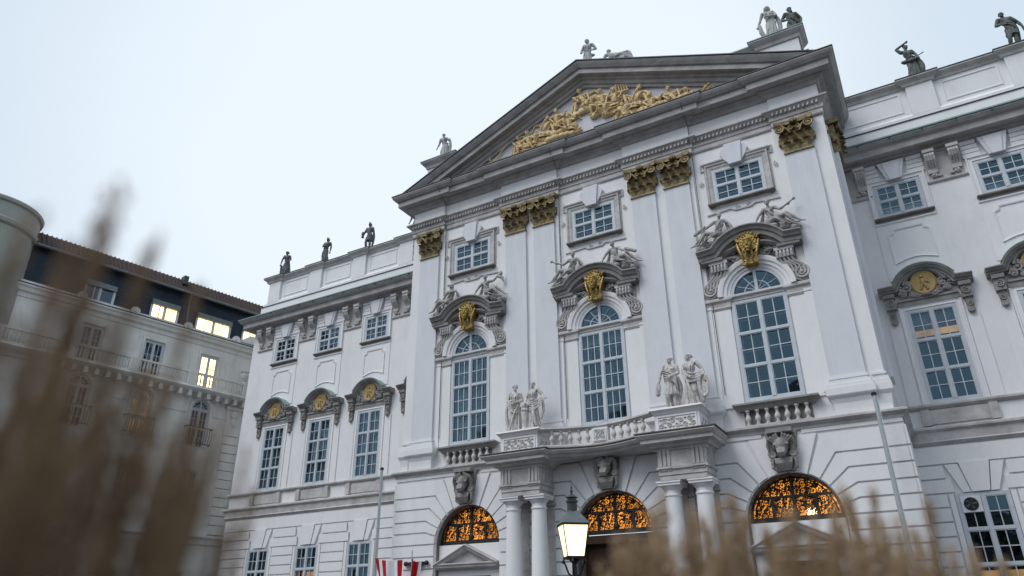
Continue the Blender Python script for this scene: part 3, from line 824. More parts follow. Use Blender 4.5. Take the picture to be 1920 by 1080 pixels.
def gold_mask(seed=0):
    rnd = random.Random(seed); m_ = MB()
    # scroll framed shield with a maned face
    m_.prism([(-.40, .62), (.40, .62), (.46, .35), (.36, .0), (.27, -.38), (.25, -.60), (-.25, -.60), (-.27, -.38), (-.36, .0), (-.46, .35)], -.22, .15)
    m_.ell((0, -.30, .22), (.20, .20, .27)); m_.ell((0, -.40, .02), (.13, .13, .13))
    m_.cap((0, -.48, .26), (0, -.53, .10), .035, .05); m_.ell((0, -.46, -.04), (.10, .08, .035)); m_.ell((0, -.44, -.13), (.09, .07, .05))
    for sg in (-1, 1):
        m_.ell((sg * .085, -.47, .26), (.045, .03, .03)); m_.cap((sg * .04, -.49, .33), (sg * .14, -.46, .35), .03, .025)
        m_.ell((sg * .11, -.44, .10), (.06, .06, .07))
        for q in range(7):
            a = rad(80 - q * 24); x = .26 * math.cos(a); z = .24 + .32 * math.sin(a)
            m_.spiral(sg * x, z, -.30, .10, 1.3, .04, sg, rnd.uniform(0, 6), n=14)
        m_.spiral(sg * .36, .50, -.26, .13, 1.6, .05, sg, rad(0), n=20)
        m_.spiral(sg * .23, -.52, -.26, .12, 1.6, .05, -sg, rad(180), n=20)
        m_.tube([(sg * .44, -.2, .36), (sg * .38, -.28, .05), (sg * .30, -.30, -.2), (sg * .26, -.26, -.42)], [.05, .07, .06, .05])
        m_.tube([(sg * .10, -.34, -.15), (sg * .14, -.34, -.3), (sg * .08, -.32, -.46)], [.06, .05, .03])
    for q in range(5): m_.ell(((q - 2) * .11, -.26, .62 + .04 * (2 - abs(q - 2))), (.08, .10, .09))
    return m_
maskm = remesh(gold_mask(1), .013, .007, 26)
pedm = arch_pediment().mesh('window_pediment'); relm = [pediment_relief(sg).mesh('relief') for sg in (-1, 1)]
vbm = {sg: volute_bracket(sg).mesh('volute_bracket') for sg in (-1, 1)}
MAIN = ((-1, [(-1, -.42, 0, 1), (.05, .36, 0, 1)]), (0, [(-.98, -.72, 0, 1), (.05, .22, 0, .7), (-.97, .97, .90, 1.0)]), (1, None))
for b, curt in MAIN:
    o = window('main', (6 * b, 0, 0), palace, .89, 7.80, 11.36, 3, 2 if b == 1 else 3, 2, (11.62, .88), 'dark', curt, True, 'arched_window') if b != 1 else \
        window('main2', (6 * b, 0, 0), palace, .89, 7.80, 11.36, 3, 2, 2, (11.62, .88), 'dark', curt, True, 'arched_window')
    # archivolt, impost, plain jamb strips
    m_ = MB().sweep(arc(0, 11.62, .93, 180, 0, 28), [(.0, .02), (0, -.07), (-.10, -.09), (-.12, -.14), (-.23, -.15), (-.25, -.20), (-.36, -.22), (-.42, -.22), (-.42, .02)], ELEV)
    obj('archivolt', m_, 'plaster', o)
    m_ = MB()
    m_.sweep([(-1.0, -.02), (1.0, -.02)], [(-.0, 11.62), (.12, 11.62), (.13, 11.57), (.06, 11.50), (.05, 11.43), (0, 11.42)])
    for sg in (-1, 1):
        a_, b_ = sorted((sg * 1.0, sg * 1.80))
        m_.sweep([(a_, 0), (a_, -.04), (b_, -.04), (b_, 0)], [(-.04, 11.64), (.10, 11.64), (.12, 11.58), (.12, 11.52), (.05, 11.44), (.04, 11.30), (.06, 11.26), (.02, 11.18), (-.04, 11.18)])
    obj('impost', m_, 'moulding', o)
    for sg in (-1, 1):
        a_, b_ = sorted((sg * 1.0, sg * 1.78)); obj('jamb', MB().box(a_, b_, -.05, .0, 7.62, 11.2), 'plaster', o)
    wp = obj('window_pediment', pedm, 'greystone', palace, (6 * b, 0, 0))
    for r_ in relm: obj('relief', r_, 'greystone', wp)
    for sg in (-1, 1): obj('volute_bracket', vbm[sg], 'greystone' if b == 9 else 'moulding', wp)
    k = obj('mask', maskm, 'maskgold', wp, (0, -.16, 13.15)); k.scale = (.88, .95, .94)
    # upper window
    u_ = window('upper', (6 * b, 0, 0), palace, .90, 15.62, 16.97, 2, 2, 2, None, 'dark', [(-1, 1, .0, .16)] if b < 0 else None)
    m_ = MB()
    m_.sweep([(-.97, 15.5), (-.97, 17.05), (.97, 17.05), (.97, 15.5)], [(-.22, .01), (-.22, -.12), (-.17, -.12), (-.15, -.08), (-.05, -.07), (-.03, -.05), (0, -.05), (0, .01)], ELEV)
    m_.sweep([(-1.22, 15.62), (-1.22, 17.12), (-1.36, 17.12), (-1.36, 17.42), (-.62, 17.42)], [(-.02, .0), (-.02, -.045), (.02, -.045), (.02, .0)], ELEV)
    m_.sweep([(1.22, 15.62), (1.22, 17.12), (1.36, 17.12), (1.36, 17.42), (.62, 17.42)], [(-.02, .0), (-.02, -.045), (.02, -.045), (.02, .0)], ELEV)
    m_.sweep([(-1.34, 15.12), (-.45, 15.18), (-.3, 15.08), (.3, 15.08), (.45, 15.18), (1.34, 15.12)], [(-.025, .0), (-.025, -.05), (.025, -.05), (.025, .0)], ELEV)
    for sg in (-1, 1):
        a_, b_ = sorted((sg * .45, sg * 1.18))
        m_.sweep([(a_, 0), (a_, -.06), (b_, -.06), (b_, 0)], [(-.02, 17.38), (.10, 17.38), (.10, 17.33), (.03, 17.24), (-.02, 17.22)])
        m_.spiral(sg * 1.42, 16.55, -.05, .10, 1.2, .022, sg, rad(90)); m_.spiral(sg * .2, 15.22, -.04, .08, 1.2, .022, sg, 0)
    obj('surround', m_, 'moulding', u_)
    m_ = MB().sweep([(-1.16, 0), (-1.16, -.12), (1.16, -.12), (1.16, 0)], [(-.05, 15.52), (.07, 15.52), (.08, 15.46), (0, 15.38), (-.05, 15.38)])
    obj('sill', m_, 'sillstone', u_)
    m_ = MB().prism([(-.24, 17.0), (.24, 17.0), (.33, 17.92), (-.33, 17.92)], -.24, 0)
    for sg in (-1, 1): m_.prism([(sg * q[0], q[1]) for q in ((.24, 17.08), (.40, 17.30), (.54, 17.62), (.42, 17.80), (.31, 17.76))], -.17, 0)
    obj('keystone', m_, 'pilaster', u_)
# side balustrades under the outer arched windows
balp = [(.085, 0), (.085, .05), (.05, .07), (.045, .10), (.075, .16), (.10, .22), (.085, .29), (.05, .35), (.04, .40), (.055, .42), (.045, .45), (.075, .47), (.075, .52)]
balm = MB().lathe([(.001, 0)] + balp + [(.001, .52)], seg=12).mesh('baluster')
balm.polygons.foreach_set('use_smooth', [True] * len(balm.polygons)); balm.set_sharp_from_angle(angle=rad(45))
for b in (-1, 1):
    m_ = MB().sweep([(-1.18, 0), (-1.18, -.16), (1.18, -.16), (1.18, 0)], [(-.1, 7.66), (.18, 7.66), (.19, 7.60), (.10, 7.52), (.04, 7.43), (-.1, 7.43)])
    r_ = obj('balustrade', m_, 'greystone', palace, (6 * b, 0, 0))
    m_ = MB().box(-1.05, 1.05, -.26, 0, 6.88, 6.92)
    obj('plinth', m_, 'moulding', r_)
    for q in range(7): obj('baluster', balm, 'statue', r_, (-.93 + q * .31, -.15, 6.915))
    obj('backing', MB().box(-1.08, 1.08, -.012, .0, 6.9, 7.45), 'greystone', r_)

# ---- wing windows
def wing_pediment():
    m_ = MB()
    R_ = (1.0 ** 2 + .62 ** 2) / (2 * .62); zc = 12.86 - R_; a = math.degrees(math.asin(1.0 / R_))
    pth = [(-1.52, 12.18), (-1.0, 12.20), (-1.0, 12.24)] + arc(0, zc, R_, 90 + a, 90 - a, 18)[1:-1] + [(1.0, 12.24), (1.0, 12.20), (1.52, 12.18)]
    pth = [(-1.52, 12.18), (-1.02, 12.20)] + arc(0, zc, R_, 90 + a, 90 - a, 18)[1:-1] + [(1.02, 12.20), (1.52, 12.18)]
    m_.sweep(pth, [(0, 0), (0, -.42), (.04, -.44), (.09, -.38), (.14, -.34), (.15, -.28), (.22, -.26), (.24, -.16), (.28, -.14), (.28, 0)], ELEV)
    m_.sweep(arc(0, 12.0, .66, 165, 15, 16), [(-.05, 0), (-.05, -.24), (.0, -.28), (.05, -.2), (.06, 0)], ELEV)
    m_.box(-1.0, 1.0, -.10, 0, 11.42, 11.60); m_.box(-.96, .96, -.15, 0, 11.60, 11.68)
    for sg in (-1, 1):
        x0, x1 = sorted((sg * 1.02, sg * 1.40))
        m_.box(x0, x1, -.30, 0, 11.78, 11.92); m_.box(x0 + .03, x1 - .03, -.22, 0, 11.35, 11.78)
        m_.spiral(sg * 1.21, 11.58, -.24, .14, 1.7, .035, sg, rad(90)); m_.box(x0 + .08, x1 - .08, -.14, 0, 10.85, 11.35)
        m_.spiral(sg * 1.21, 11.10, -.15, .10, 1.5, .03, -sg, rad(90)); m_.ell((sg * 1.21, -.12, 10.82), (.10, .07, .07))
    return m_
def wing_relief():
    rnd = random.Random(3); m_ = MB()
    for sg in (-1, 1):
        for x, z, r in ((.58, 12.08, .17), (.72, 11.86, .13), (.45, 11.80, .12), (.62, 12.30, .11), (.28, 11.74, .10)):
            m_.spiral(sg * x, z, -.17, r, 1.5, .05, sg, rnd.uniform(0, 6)); m_.ell((sg * x, -.17, z), (.06, .07, .06))
        for q in range(8): m_.ell((sg * rnd.uniform(.4, .85), -.15, rnd.uniform(11.75, 12.3)), (rnd.uniform(.05, .1), .08, rnd.uniform(.04, .09)))
    m_.ell((0, -.15, 11.72), (.22, .10, .07))
    return m_
wpm = wing_pediment().mesh('window_pediment'); wrm = wing_relief().mesh('relief')
md = MB().lathe([(.001, 0), (.42, 0), (.43, .05), (.38, .10), (.35, .08), (.001, .09)], seg=24, sy=1.12)
md.v = [(x, -z - .14, y + 12.17) for x, y, z in md.v]
md.ell((-.02, -.23, 12.20), (.08, .05, .17)); md.ell((-.03, -.25, 12.39), (.055, .05, .06)); md.cap((.0, -.24, 12.28), (.16, -.24, 12.14), .04, .03)
md.cap((-.06, -.23, 12.1), (-.12, -.23, 11.92), .05, .04); md.cap((.02, -.23, 12.08), (.08, -.23, 11.9), .05, .04)
mdm = md.mesh('medallion')
def bracket_pair():
    m_ = MB()
    m_.box(-.62, .62, -.05, 0, 16.12, 16.22); m_.box(-.60, .60, -.02, 0, 16.22, 17.45)
    m_.sweep([(-.62, 0), (-.62, -.03), (.62, -.03), (.62, 0)], [(-.02, 16.22), (.05, 16.22), (.05, 16.16), (-.02, 16.10)])
    for sg in (-1, 1):
        x0, x1 = sorted((sg * .22, sg * .58))
        m_.box(x0 - .02, x1 + .02, -.40, 0, 17.30, 17.43)
        cx = (x0 + x1) / 2
        for q in range(4):
            x = x0 + .05 + q * (x1 - x0 - .1) / 3
            m_.tube([(x, -.30, 17.30), (x, -.37, 17.14), (x, -.30, 16.98), (x, -.17, 16.84), (x, -.08, 16.66), (x, -.06, 16.5)], [.05, .055, .055, .05, .04, .03], 6)
        m_.box(x0 + .02, x1 - .02, -.12, 0, 16.5, 17.3)
        m_.spiral(cx, 16.42, -.08, .11, 1.4, .035, sg, rad(90)); m_.ell((cx, -.09, 16.42), (.06, .06, .06)); m_.ell((cx - sg * .2, -.06, 16.36), (.09, .05, .05))
    return m_
bpm = bracket_pair().mesh('bracket_pair')
for sgn, xs in ((-1, xl), (1, xr)):
    for i, x in enumerate(xs):
        if sgn > 0 and i == 3: continue
        curt = [(-1, -.35, 0, 1), (.05, .45, 0, 1)] if sgn < 0 else None
        o = window('wing', (x, WY, 0), palace, .74, 7.86, 11.2, 3, 2, 2, None, 'dark', curt, sgn < 0)
        if sgn > 0 and i == 0:
            m_ = MB().box(-.70, .70, .20, .23, 10.55, 11.15); obj('blind', m_, 'greystone', o)
            m_ = MB().box(-.70, .70, .22, .25, 10.30, 10.53); obj('lit_ceiling', m_, 'dimlit', o)
        m_ = MB().sweep([(-.80, 7.8), (-.80, 11.27), (.80, 11.27), (.80, 7.8)], [(-.20, .01), (-.20, -.08), (-.15, -.08), (-.13, -.05), (-.05, -.045), (-.03, -.07), (0, -.07), (0, .01)], ELEV)
        m_.box(-1.42, -1.02, -.05, 0, 7.8, 10.85); m_.box(1.02, 1.42, -.05, 0, 7.8, 10.85)
        obj('surround', m_, 'plaster', o)
        wp = obj('window_pediment', wpm, 'greystone', palace, (x, WY, 0))
        obj('relief', wrm, 'greystone', wp); obj('medallion', mdm, 'medal', wp, smooth=True)
        m_ = MB().prism([(-1.0, 12.24)] + arc(0, 11.96, 1.3, 140, 40, 8)[1:-1] + [(1.0, 12.24), (.9, 12.9), (-.9, 12.98)], -.02, 0)
        obj('flashing', MB().sweep([(-1.0, 12.30)] + arc(0, 12.86 - 1.1165, 1.1165, 150, 30, 12) + [(1.0, 12.30)], [(-.035, 0), (-.035, -.45), (-.004, -.45), (-.004, 0)], ELEV), 'copper', wp)
        u_ = window('wingupper', (x, WY, 0), palace, .75, 15.2, 16.52, 2, 2, 2, None, 'dark', [(-.98, .98, 0, .42)] if sgn > 0 else None, sgn < 0)
        m_ = MB().sweep([(-.82, 15.1), (-.82, 16.6), (.82, 16.6), (.82, 15.1)], [(-.20, .01), (-.20, -.10), (-.15, -.10), (-.13, -.06), (-.05, -.05), (-.03, -.07), (0, -.07), (0, .01)], ELEV)
        m_.sweep([(-.98, 0), (-.98, -.03), (.98, -.03), (.98, 0)], [(-.02, 14.90), (.05, 14.90), (.05, 14.86), (-.02, 14.80)])
        m_.box(-1.04, 1.04, -.03, 0, 12.5, 14.84)
        # sunk panel with eared corners between the storeys
        m_.sweep([(-.68, 13.18), (-.68, 14.34), (-.52, 14.42), (-.50, 14.56), (.50, 14.56), (.52, 14.42), (.68, 14.34), (.68, 13.18), (.3, 13.30), (0, 13.34), (-.3, 13.30)], [(-.03, -.03), (-.03, -.075), (.03, -.06), (.03, -.03)], ELEV, closed=True)
        for q in range(4):
            z = 16.78 + q * .19
            m_.box(-1.06, -.48 - q * .02, -.09, 0, z, z + .16); m_.box(.48 + q * .02, 1.06, -.09, 0, z, z + .16)
        obj('surround', m_, 'plaster', u_)
        m_ = MB().prism([(-.26, 16.66), (.26, 16.66), (.48, 17.46), (-.48, 17.46)], -.2, 0); m_.prism([(-.16, 16.64), (.16, 16.64), (.32, 17.44), (-.32, 17.44)], -.235, -.1)
        obj('keystone', m_, 'pilaster', u_)
        m_ = MB().sweep([(-.96, 0), (-.96, -.10), (.96, -.10), (.96, 0)], [(-.05, 15.12), (.06, 15.12), (.07, 15.06), (0, 14.99), (-.05, 14.99)])
        obj('sill', m_, 'sillstone', u_)
        lit = (sgn < 0 and i == 2)
        lw = window('low', (x, WY, 0), palace, .70, 1.6, 4.74, 3, 2, 2, None, 'black', None, False)
        if sgn < 0 and i in (1, 2):
            obj('lit_ceiling', MB().box(-.68, .68, .5, .52, 2.0, 3.6 if i == 2 else 3.0), 'dimlit', lw)
        if sgn > 0 and i == 0:
            m_ = MB().box(-.64, -.08, -.10, .02, 4.21, 4.70)
            fan_ = obj('ventilator', m_, 'whitecloth', lw)
            m_ = MB().lathe([(.001, 0), (.205, 0), (.205, .02), (.001, .02)], seg=20); m_.v = [(x_ - .37, -.122 + z_, y_ + 4.455) for x_, y_, z_ in m_.v]
            m_.ell((-.37, -.13, 4.455), (.03, .02, .03)); obj('fan_opening', m_, 'iron', fan_)
            m_ = MB()
            for q in range(5):
                a = 2 * PI * q / 5; m_.tube([(-.37, -.132, 4.455), (-.37 + .16 * math.cos(a), -.136, 4.455 + .16 * math.sin(a))], [.02, .045], 5, .3)
            obj('fan_blade', m_, 'lampgreen', fan_)
            obj('lit_ceiling', MB().box(-.68, .68, .4, .42, 1.7, 2.5), 'dimlit', lw)
    mids = [sgn * (11.17 - 1.71 + 3.42 * k) for k in range(len(xs) + 1)]
    for x in mids:
        if x < -24 or x > 24: continue
        obj('bracket_pair', bpm, 'moulding', palace, (x if abs(x) > 10 else sgn * 9.62, WY, 0))
#@@PORTAL
# ------------------------------------------------------------------ portal with balcony
portal = empty('portal_frame')  # replaced below by a mesh part
bpy.data.objects.remove(portal)
def curve_y(x): return -.50 - .66 * (abs(x) / 2.2) ** 1.7
cv = [(x, curve_y(x)) for x in [-2.2 + 4.4 * i / 24 for i in range(25)]]
full = [(-3.80, 0), (-3.80, -1.25), (-2.2, -1.25)] + cv + [(2.2, -1.25), (3.80, -1.25), (3.80, 0)]
CP = [(-.35, 6.72), (.50, 6.72), (.54, 6.66), (.46, 6.56), (.40, 6.52), (.40, 6.42), (.22, 6.36), (.18, 6.30), (.06, 6.26), (.04, 6.20), (-.35, 6.20)]
mb = MB().sweep([(-3.80, 0), (-3.80, -1.25), (-2.2, -1.25), (-2.2, -.2)], CP).sweep([(2.2, -.2), (2.2, -1.25), (3.80, -1.25), (3.80, 0)], CP)
mb.sweep(cv[1:-1], [(-.45, 6.716), (.50, 6.716), (.53, 6.66), (.45, 6.57), (.36, 6.54), (.30, 6.47), (.10, 6.44), (-.45, 6.44)])
portal = obj('portal', mb, 'moulding', palace)
obj('flashing', MB().sweep(full, [(-.35, 6.755), (.56, 6.755), (.56, 6.724), (-.35, 6.724)]), 'sillstone', portal)
mb = MB()
mb.add([(x, y - .02, 6.74) for x, y in cv] + [(2.2, .2, 6.74), (-2.2, .2, 6.74)], [list(range(27))])
mb.add([(x, y + .3, 6.445) for x, y in cv] + [(2.2, .4, 6.445), (-2.2, .4, 6.445)], [list(range(27))])
obj('balcony_floor', mb, 'moulding', portal)
for sx in (-1, 1):
    c = sx * 3.0
    mb = MB()
    ent = [(c - .80, 0), (c - .80, -1.25), (c + .80, -1.25), (c + .80, 0)]
    mb.sweep(ent, [(-.3, 6.24), (.0, 6.24), (0, 5.70), (.05, 5.68), (.05, 5.60), (.0, 5.58), (-.0, 5.42), (-.03, 5.40), (-.03, 5.26), (-.3, 5.26)])
    for gx in (-.55, .55):
        for q in range(3):
            x = c + gx + (q - 1) * .14; mb.box(x - .045, x + .045, -1.30, -1.2, 5.70, 6.20)
        mb.box(c + gx - .22, c + gx + .22, -1.325, -1.2, 5.62, 5.68)
        for q in range(6): mb.lathe([(.001, 5.55), (.028, 5.55), (.018, 5.62), (.001, 5.62)], (c + gx - .18 + q * .072, -1.27, 0), 6)
    for sd in (-1, 1):
        xf = c + sd * .80
        for q in range(3):
            a_, b_ = sorted((xf - sd * .05, xf + sd * .05)); mb.box(a_, b_, -.80 + (q - 1) * .14 - .045, -.80 + (q - 1) * .14 + .045, 5.70, 6.20)
        a_, b_ = sorted((xf - sd * .05, xf + sd * .075)); mb.box(a_, b_, -1.02, -.58, 5.62, 5.68)
    mb.box(c - .78, c + .78, -1.2, 0, 5.28, 5.34)
    obj('entablature', mb, 'moulding', portal)
    # pedestal carrying the statues
    mb = MB().box(c - .76, c + .76, -1.27, 0, 6.76, 7.44)
    mb.sweep([(c - .76, 0), (c - .76, -1.27), (c + .76, -1.27), (c + .76, 0)], [(-.2, 7.60), (.14, 7.60), (.16, 7.54), (.08, 7.48), (.03, 7.40), (-.2, 7.40)])
    mb.sweep([(c - .66, 6.86), (c - .66, 7.34), (c + .66, 7.34), (c + .66, 6.86)], [(-.02, -1.27), (-.02, -1.30), (.03, -1.30), (.03, -1.27)], ELEV, closed=True)
    ped = obj('pedestal', mb, 'plaster', portal)
    mb = MB(); rnd = random.Random(4)
    for q in range(9):
        x = c - .56 + q * .14
        mb.spiral(x, 7.10 + (.08 if q % 2 else -.08), -1.285, .095, 1.5, .022, 1 if q % 2 else -1, rnd.uniform(0, 6), n=16)
        mb.ell((x, -1.28, 7.10 - (.12 if q % 2 else -.12)), (.05, .03, .03))
    for sd in (-1, 1):
        for q in range(6):
            mb.ell((c + sd * .765, -1.05 + q * .16, 7.10 + (.08 if q % 2 else -.08)), (.03, .06, .08))
    obj('relief_panel', mb, 'statue', ped)
    for px in (-.53, .51):
        x = c + sx * px if sx > 0 else c - px
        mb = MB().lathe([(.001, .0), (.36, 0), (.36, .12), (.30, .2), (.34, .28), (.30, .34), (.30, 1.6), (.295, 3.0), (.262, 4.78), (.29, 4.80), (.29, 4.85), (.262, 4.87), (.262, 4.98), (.30, 5.02), (.34, 5.08), (.36, 5.12), (.001, 5.12)], (x, -.80, 0), 28)
        mb.box(x - .38, x + .38, -1.18, -.42, 5.12, 5.20); mb.box(x - .41, x + .41, -1.21, -.39, 5.20, 5.262)
        obj('column', mb, 'plaster', portal, smooth=True)
        mb = MB().box(x - .30, x + .30, -.22, 0.0, 0, 4.98); mb.box(x - .36, x + .36, -.30, 0, 4.98, 5.27)
        obj('wall_pilaster', mb, 'moulding', portal)
# balcony balustrade on the curved front
def by(x): return curve_y(x) - .12
cvb = [(x, by(x)) for x in [-2.16 + 4.32 * i / 24 for i in range(25)]]
mb = MB().sweep(cvb, [(-.13, 7.56), (.11, 7.56), (.13, 7.50), (.06, 7.42), (-.08, 7.42), (-.14, 7.5)])
mb.sweep(cvb, [(-.12, 6.92), (.10, 6.92), (.12, 6.88), (.12, 6.76), (-.12, 6.76)])
bal = obj('balustrade', mb, 'moulding', palace)
for sg in (-1, 1):
    for q in range(5):
        x = sg * (.50 + q * .31); obj('baluster', balm, 'statue', bal, (x, by(x), 6.912))
mb = MB().box(-.30, .30, by(0) - .13, by(0) + .12, 6.92, 7.42)
mb.sweep([(-.23, 6.98), (-.23, 7.37), (.23, 7.37), (.23, 6.98)], [(-.02, by(0) - .13), (-.02, by(0) - .155), (.02, by(0) - .155), (.02, by(0) - .13)], ELEV, closed=True)
cp = obj('centre_pedestal', mb, 'plaster', bal)
mb = MB()
for q in range(4):
    mb.spiral((q % 2 - .5) * .2, 7.08 + (q // 2) * .2, by(0) - .145, .09, 1.5, .022, 1 if q in (0, 3) else -1, q)
mb.ell((0, by(0) - .14, 7.18), (.05, .03, .05)); obj('relief_panel', mb, 'statue', cp)

# keystone trophies: a helmet over a grotesque face with scrolls
def trophy(seed):
    rnd = random.Random(seed); m_ = MB()
    m_.prism([(-.48, .60), (.48, .60), (.46, .25), (.36, -.30), (.28, -.66), (-.28, -.66), (-.36, -.30), (-.46, .25)], -.14, .15)
    m_.box(-.40, .40, -.42, .1, .52, .66)
    m_.ell((0, -.30, .12), (.21, .24, .26)); m_.ell((0, -.42, -.08), (.16, .16, .14))
    for q in range(5): m_.tube([((q - 2) * .06, -.52, .0), ((q - 2) * .05, -.58, -.14), ((q - 2) * .045, -.50, -.26)], .02)
    m_.cap((-.2, -.42, .14), (.2, -.42, .14), .05, .05)
    for sg in (-1, 1):
        
        for q in range(4): m_.tube([(sg * (.05 + .05 * q), -.34, .30 - .03 * q), (sg * (.12 + .08 * q), -.40, .46 - .04 * q), (sg * (.16 + .085 * q), -.32, .42 - .09 * q), (sg * (.15 + .08 * q), -.26, .28 - .12 * q)], [.05, .07, .06, .03])
        m_.spiral(sg * .30, -.12, -.24, .14, 1.4, .055, -sg, rad(90), n=18)
        for q in range(5):
            m_.tube([(sg * (.22 + .03 * q), -.22, .05 - .1 * q), (sg * (.40 - .01 * q), -.20, -.05 - .12 * q), (sg * (.32 - .03 * q), -.16, -.18 - .12 * q)], [.05, .06, .03])
    for q in range(8):
        m_.tube([((q - 3.5) * .07, -.28, -.26), ((q - 3.5) * .06, -.32, -.42), ((q - 3.5) * .045 + rnd.uniform(-.02, .02), -.2, -.64)], [.045, .05, .03])
    return m_
trm = [remesh(trophy(s), .014, .008, 22) for s in (2, 7, 11)]
for i, bx in enumerate((-6, 0, 6)):
    obj('keystone_trophy', trm[i], 'greystone', palace, (bx, -.12, 6.0))

# arches: lit fanlights with wrought iron grilles, door pediments, doors
def grille(r, seed):
    rnd = random.Random(seed); m_ = MB()
    z0 = 0.0
    m_.sweep(arc(0, 0, r, 180, 0, 28), [(-.06, -.05), (-.06, .05), (.09, .05), (.09, -.05)], ELEV)
    m_.sweep(arc(0, 0, r - .17, 175, 5, 24), [(-.022, -.035), (-.022, .035), (.022, .035), (.022, -.035)], ELEV)
    m_.box(-r, r, -.052, .052, -.08, .06); m_.box(-r + .2, r - .2, -.042, .042, .62, .70)
    m_.box(-.05, .05, -.045, .045, .06, r - .1)
    for x in (-.66, .66): m_.box(x - .045, x + .045, -.04, .04, .06, .62)
    cells = []
    for sg in (-1, 1):
        for q in range(9):
            a = rad(86 - q * 10); m_.spiral(sg * (r - .10) * math.cos(a), (r - .10) * math.sin(a), 0, .055, 1.2, .014, sg, q, n=12, seg=4)
    tries = 0
    while len(cells) < 46 and tries < 6000:
        tries += 1; q = rnd.uniform(.065, .15) if tries < 1500 else rnd.uniform(.05, .08)
        x = rnd.uniform(.06, r - .2); z = rnd.uniform(.08, r - .2)
        if math.hypot(x, z) > r - .19 - q * .6 or abs(z - .66) < q * .7 or abs(x - .66) < q * .6 and z < .62: continue
        if any(math.hypot(x - c[0], z - c[1]) < .80 * (q + c[2]) for c in cells): continue
        cells.append((x, z, q))
    cells += [(-x, z, q) for x, z, q in cells]
    for x, z, q in cells:
        s_ = 1 if x > 0 else -1
        m_.spiral(x, z, 0, q, 1.7, .0155, s_, rnd.uniform(0, 6), n=20, seg=4)
        m_.tube([(x - q * .9, 0, z - q), (x, .0, z + q * 1.1), (x + q * 1.0, 0, z + q * .6)], .014, 4)
        m_.ell((x, 0, z), (q * .22, .02, q * .22), seg=6, rings=4)
        m_.ell((x + q * .9, 0, z + q * .8), (.035, .015, .05), seg=6, rings=4); m_.ell((x - q * .8, 0, z - q * .9), (.05, .015, .03), seg=6, rings=4)
    m_.ell((0, -.04, .16), (.10, .05, .14))
    return m_
grm = grille(1.40, 3).mesh('grille')
for i, bx in enumerate((-6, 0, 6)):
    FY = .26
    fl = obj('fanlight', MB().add([(bx + p[0], FY + .16, p[1]) for p in arc(0, 4.0, 1.42, 0, 180, 24)], [list(range(25))]), 'orange', palace)
    obj('grille', grm, 'iron', fl, (bx, FY, 4.0))
    obj('arch_lining', MB().sweep([(bx - 1.41, 0.0)] + arc(bx, ARCH_Z, 1.41, 180, 0, 28) + [(bx + 1.41, 0.0)], [(-.08, .02), (-.08, .95), (.03, .95), (.03, .36), (.0, .34), (.0, .02)], ELEV), 'sillstone', fl)
    if bx == 6:
        for dx, dz, q in ((.42, .16, .13), (.60, .30, .07), (.62, .10, .08)):
            obj('hall_lamp', MB().ell((bx + dx, FY + .12, 4.0 + dz), q), 'hot', fl)
    if bx:
        mb = MB().box(bx - 1.40, bx + 1.40, .12, .34, 0.0, 3.90)
        dr = obj('door_surround', mb, 'plaster', palace)
        mb = MB().sweep([(bx - 1.42, 3.02), (bx + 1.42, 3.02)], [(-.20, .14), (-.20, -.20), (-.15, -.20), (-.10, -.15), (-.04, -.13), (.02, -.04), (.02, .14)], ELEV)
        mb.sweep([(bx - 1.44, 3.20), (bx, 3.88), (bx + 1.44, 3.20)], [(0, .14), (0, -.24), (.04, -.25), (.09, -.18), (.15, -.15), (.20, -.06), (.22, .14)], ELEV)
        mb.prism([(bx - 1.2, 3.16), (bx + 1.2, 3.16), (bx, 3.76)], .04, .14)
        obj('door_pediment', mb, 'moulding', dr)
        mb = MB().box(bx - .95, bx + .95, .06, .14, 0, 2.75)
        for px in (-.5, .5):
            for pz in (.35, 1.2, 2.05): mb.box(bx + px - .32, bx + px + .32, .03, .07, pz, pz + .6)
        d = obj('door', mb, 'wood', dr)
        obj('handle', MB().tube([(bx + .06, .07, 1.0), (bx + .06, -.02, 1.05), (bx + .06, -.02, 1.2), (bx + .06, .07, 1.25)], .02), 'maskgold', d)
    else:
        mb = MB().box(-1.40, 1.40, .58, .70, 0, 3.90)
        mb.box(-1.39, 1.39, .24, .58, 3.62, 3.89); mb.box(-.06, .06, .52, .58, 0, 3.62)
        for px in (-.72, .72):
            for pz in (.4, 1.3, 2.2, 2.95): mb.box(px - .5, px + .5, .535, .58, pz, pz + .55)
        d = obj('door', mb, 'wood', palace)
        obj('handle', MB().tube([(.14, .52, 1.0), (.14, .46, 1.05), (.14, .46, 1.2), (.14, .52, 1.25)], .02), 'maskgold', d)

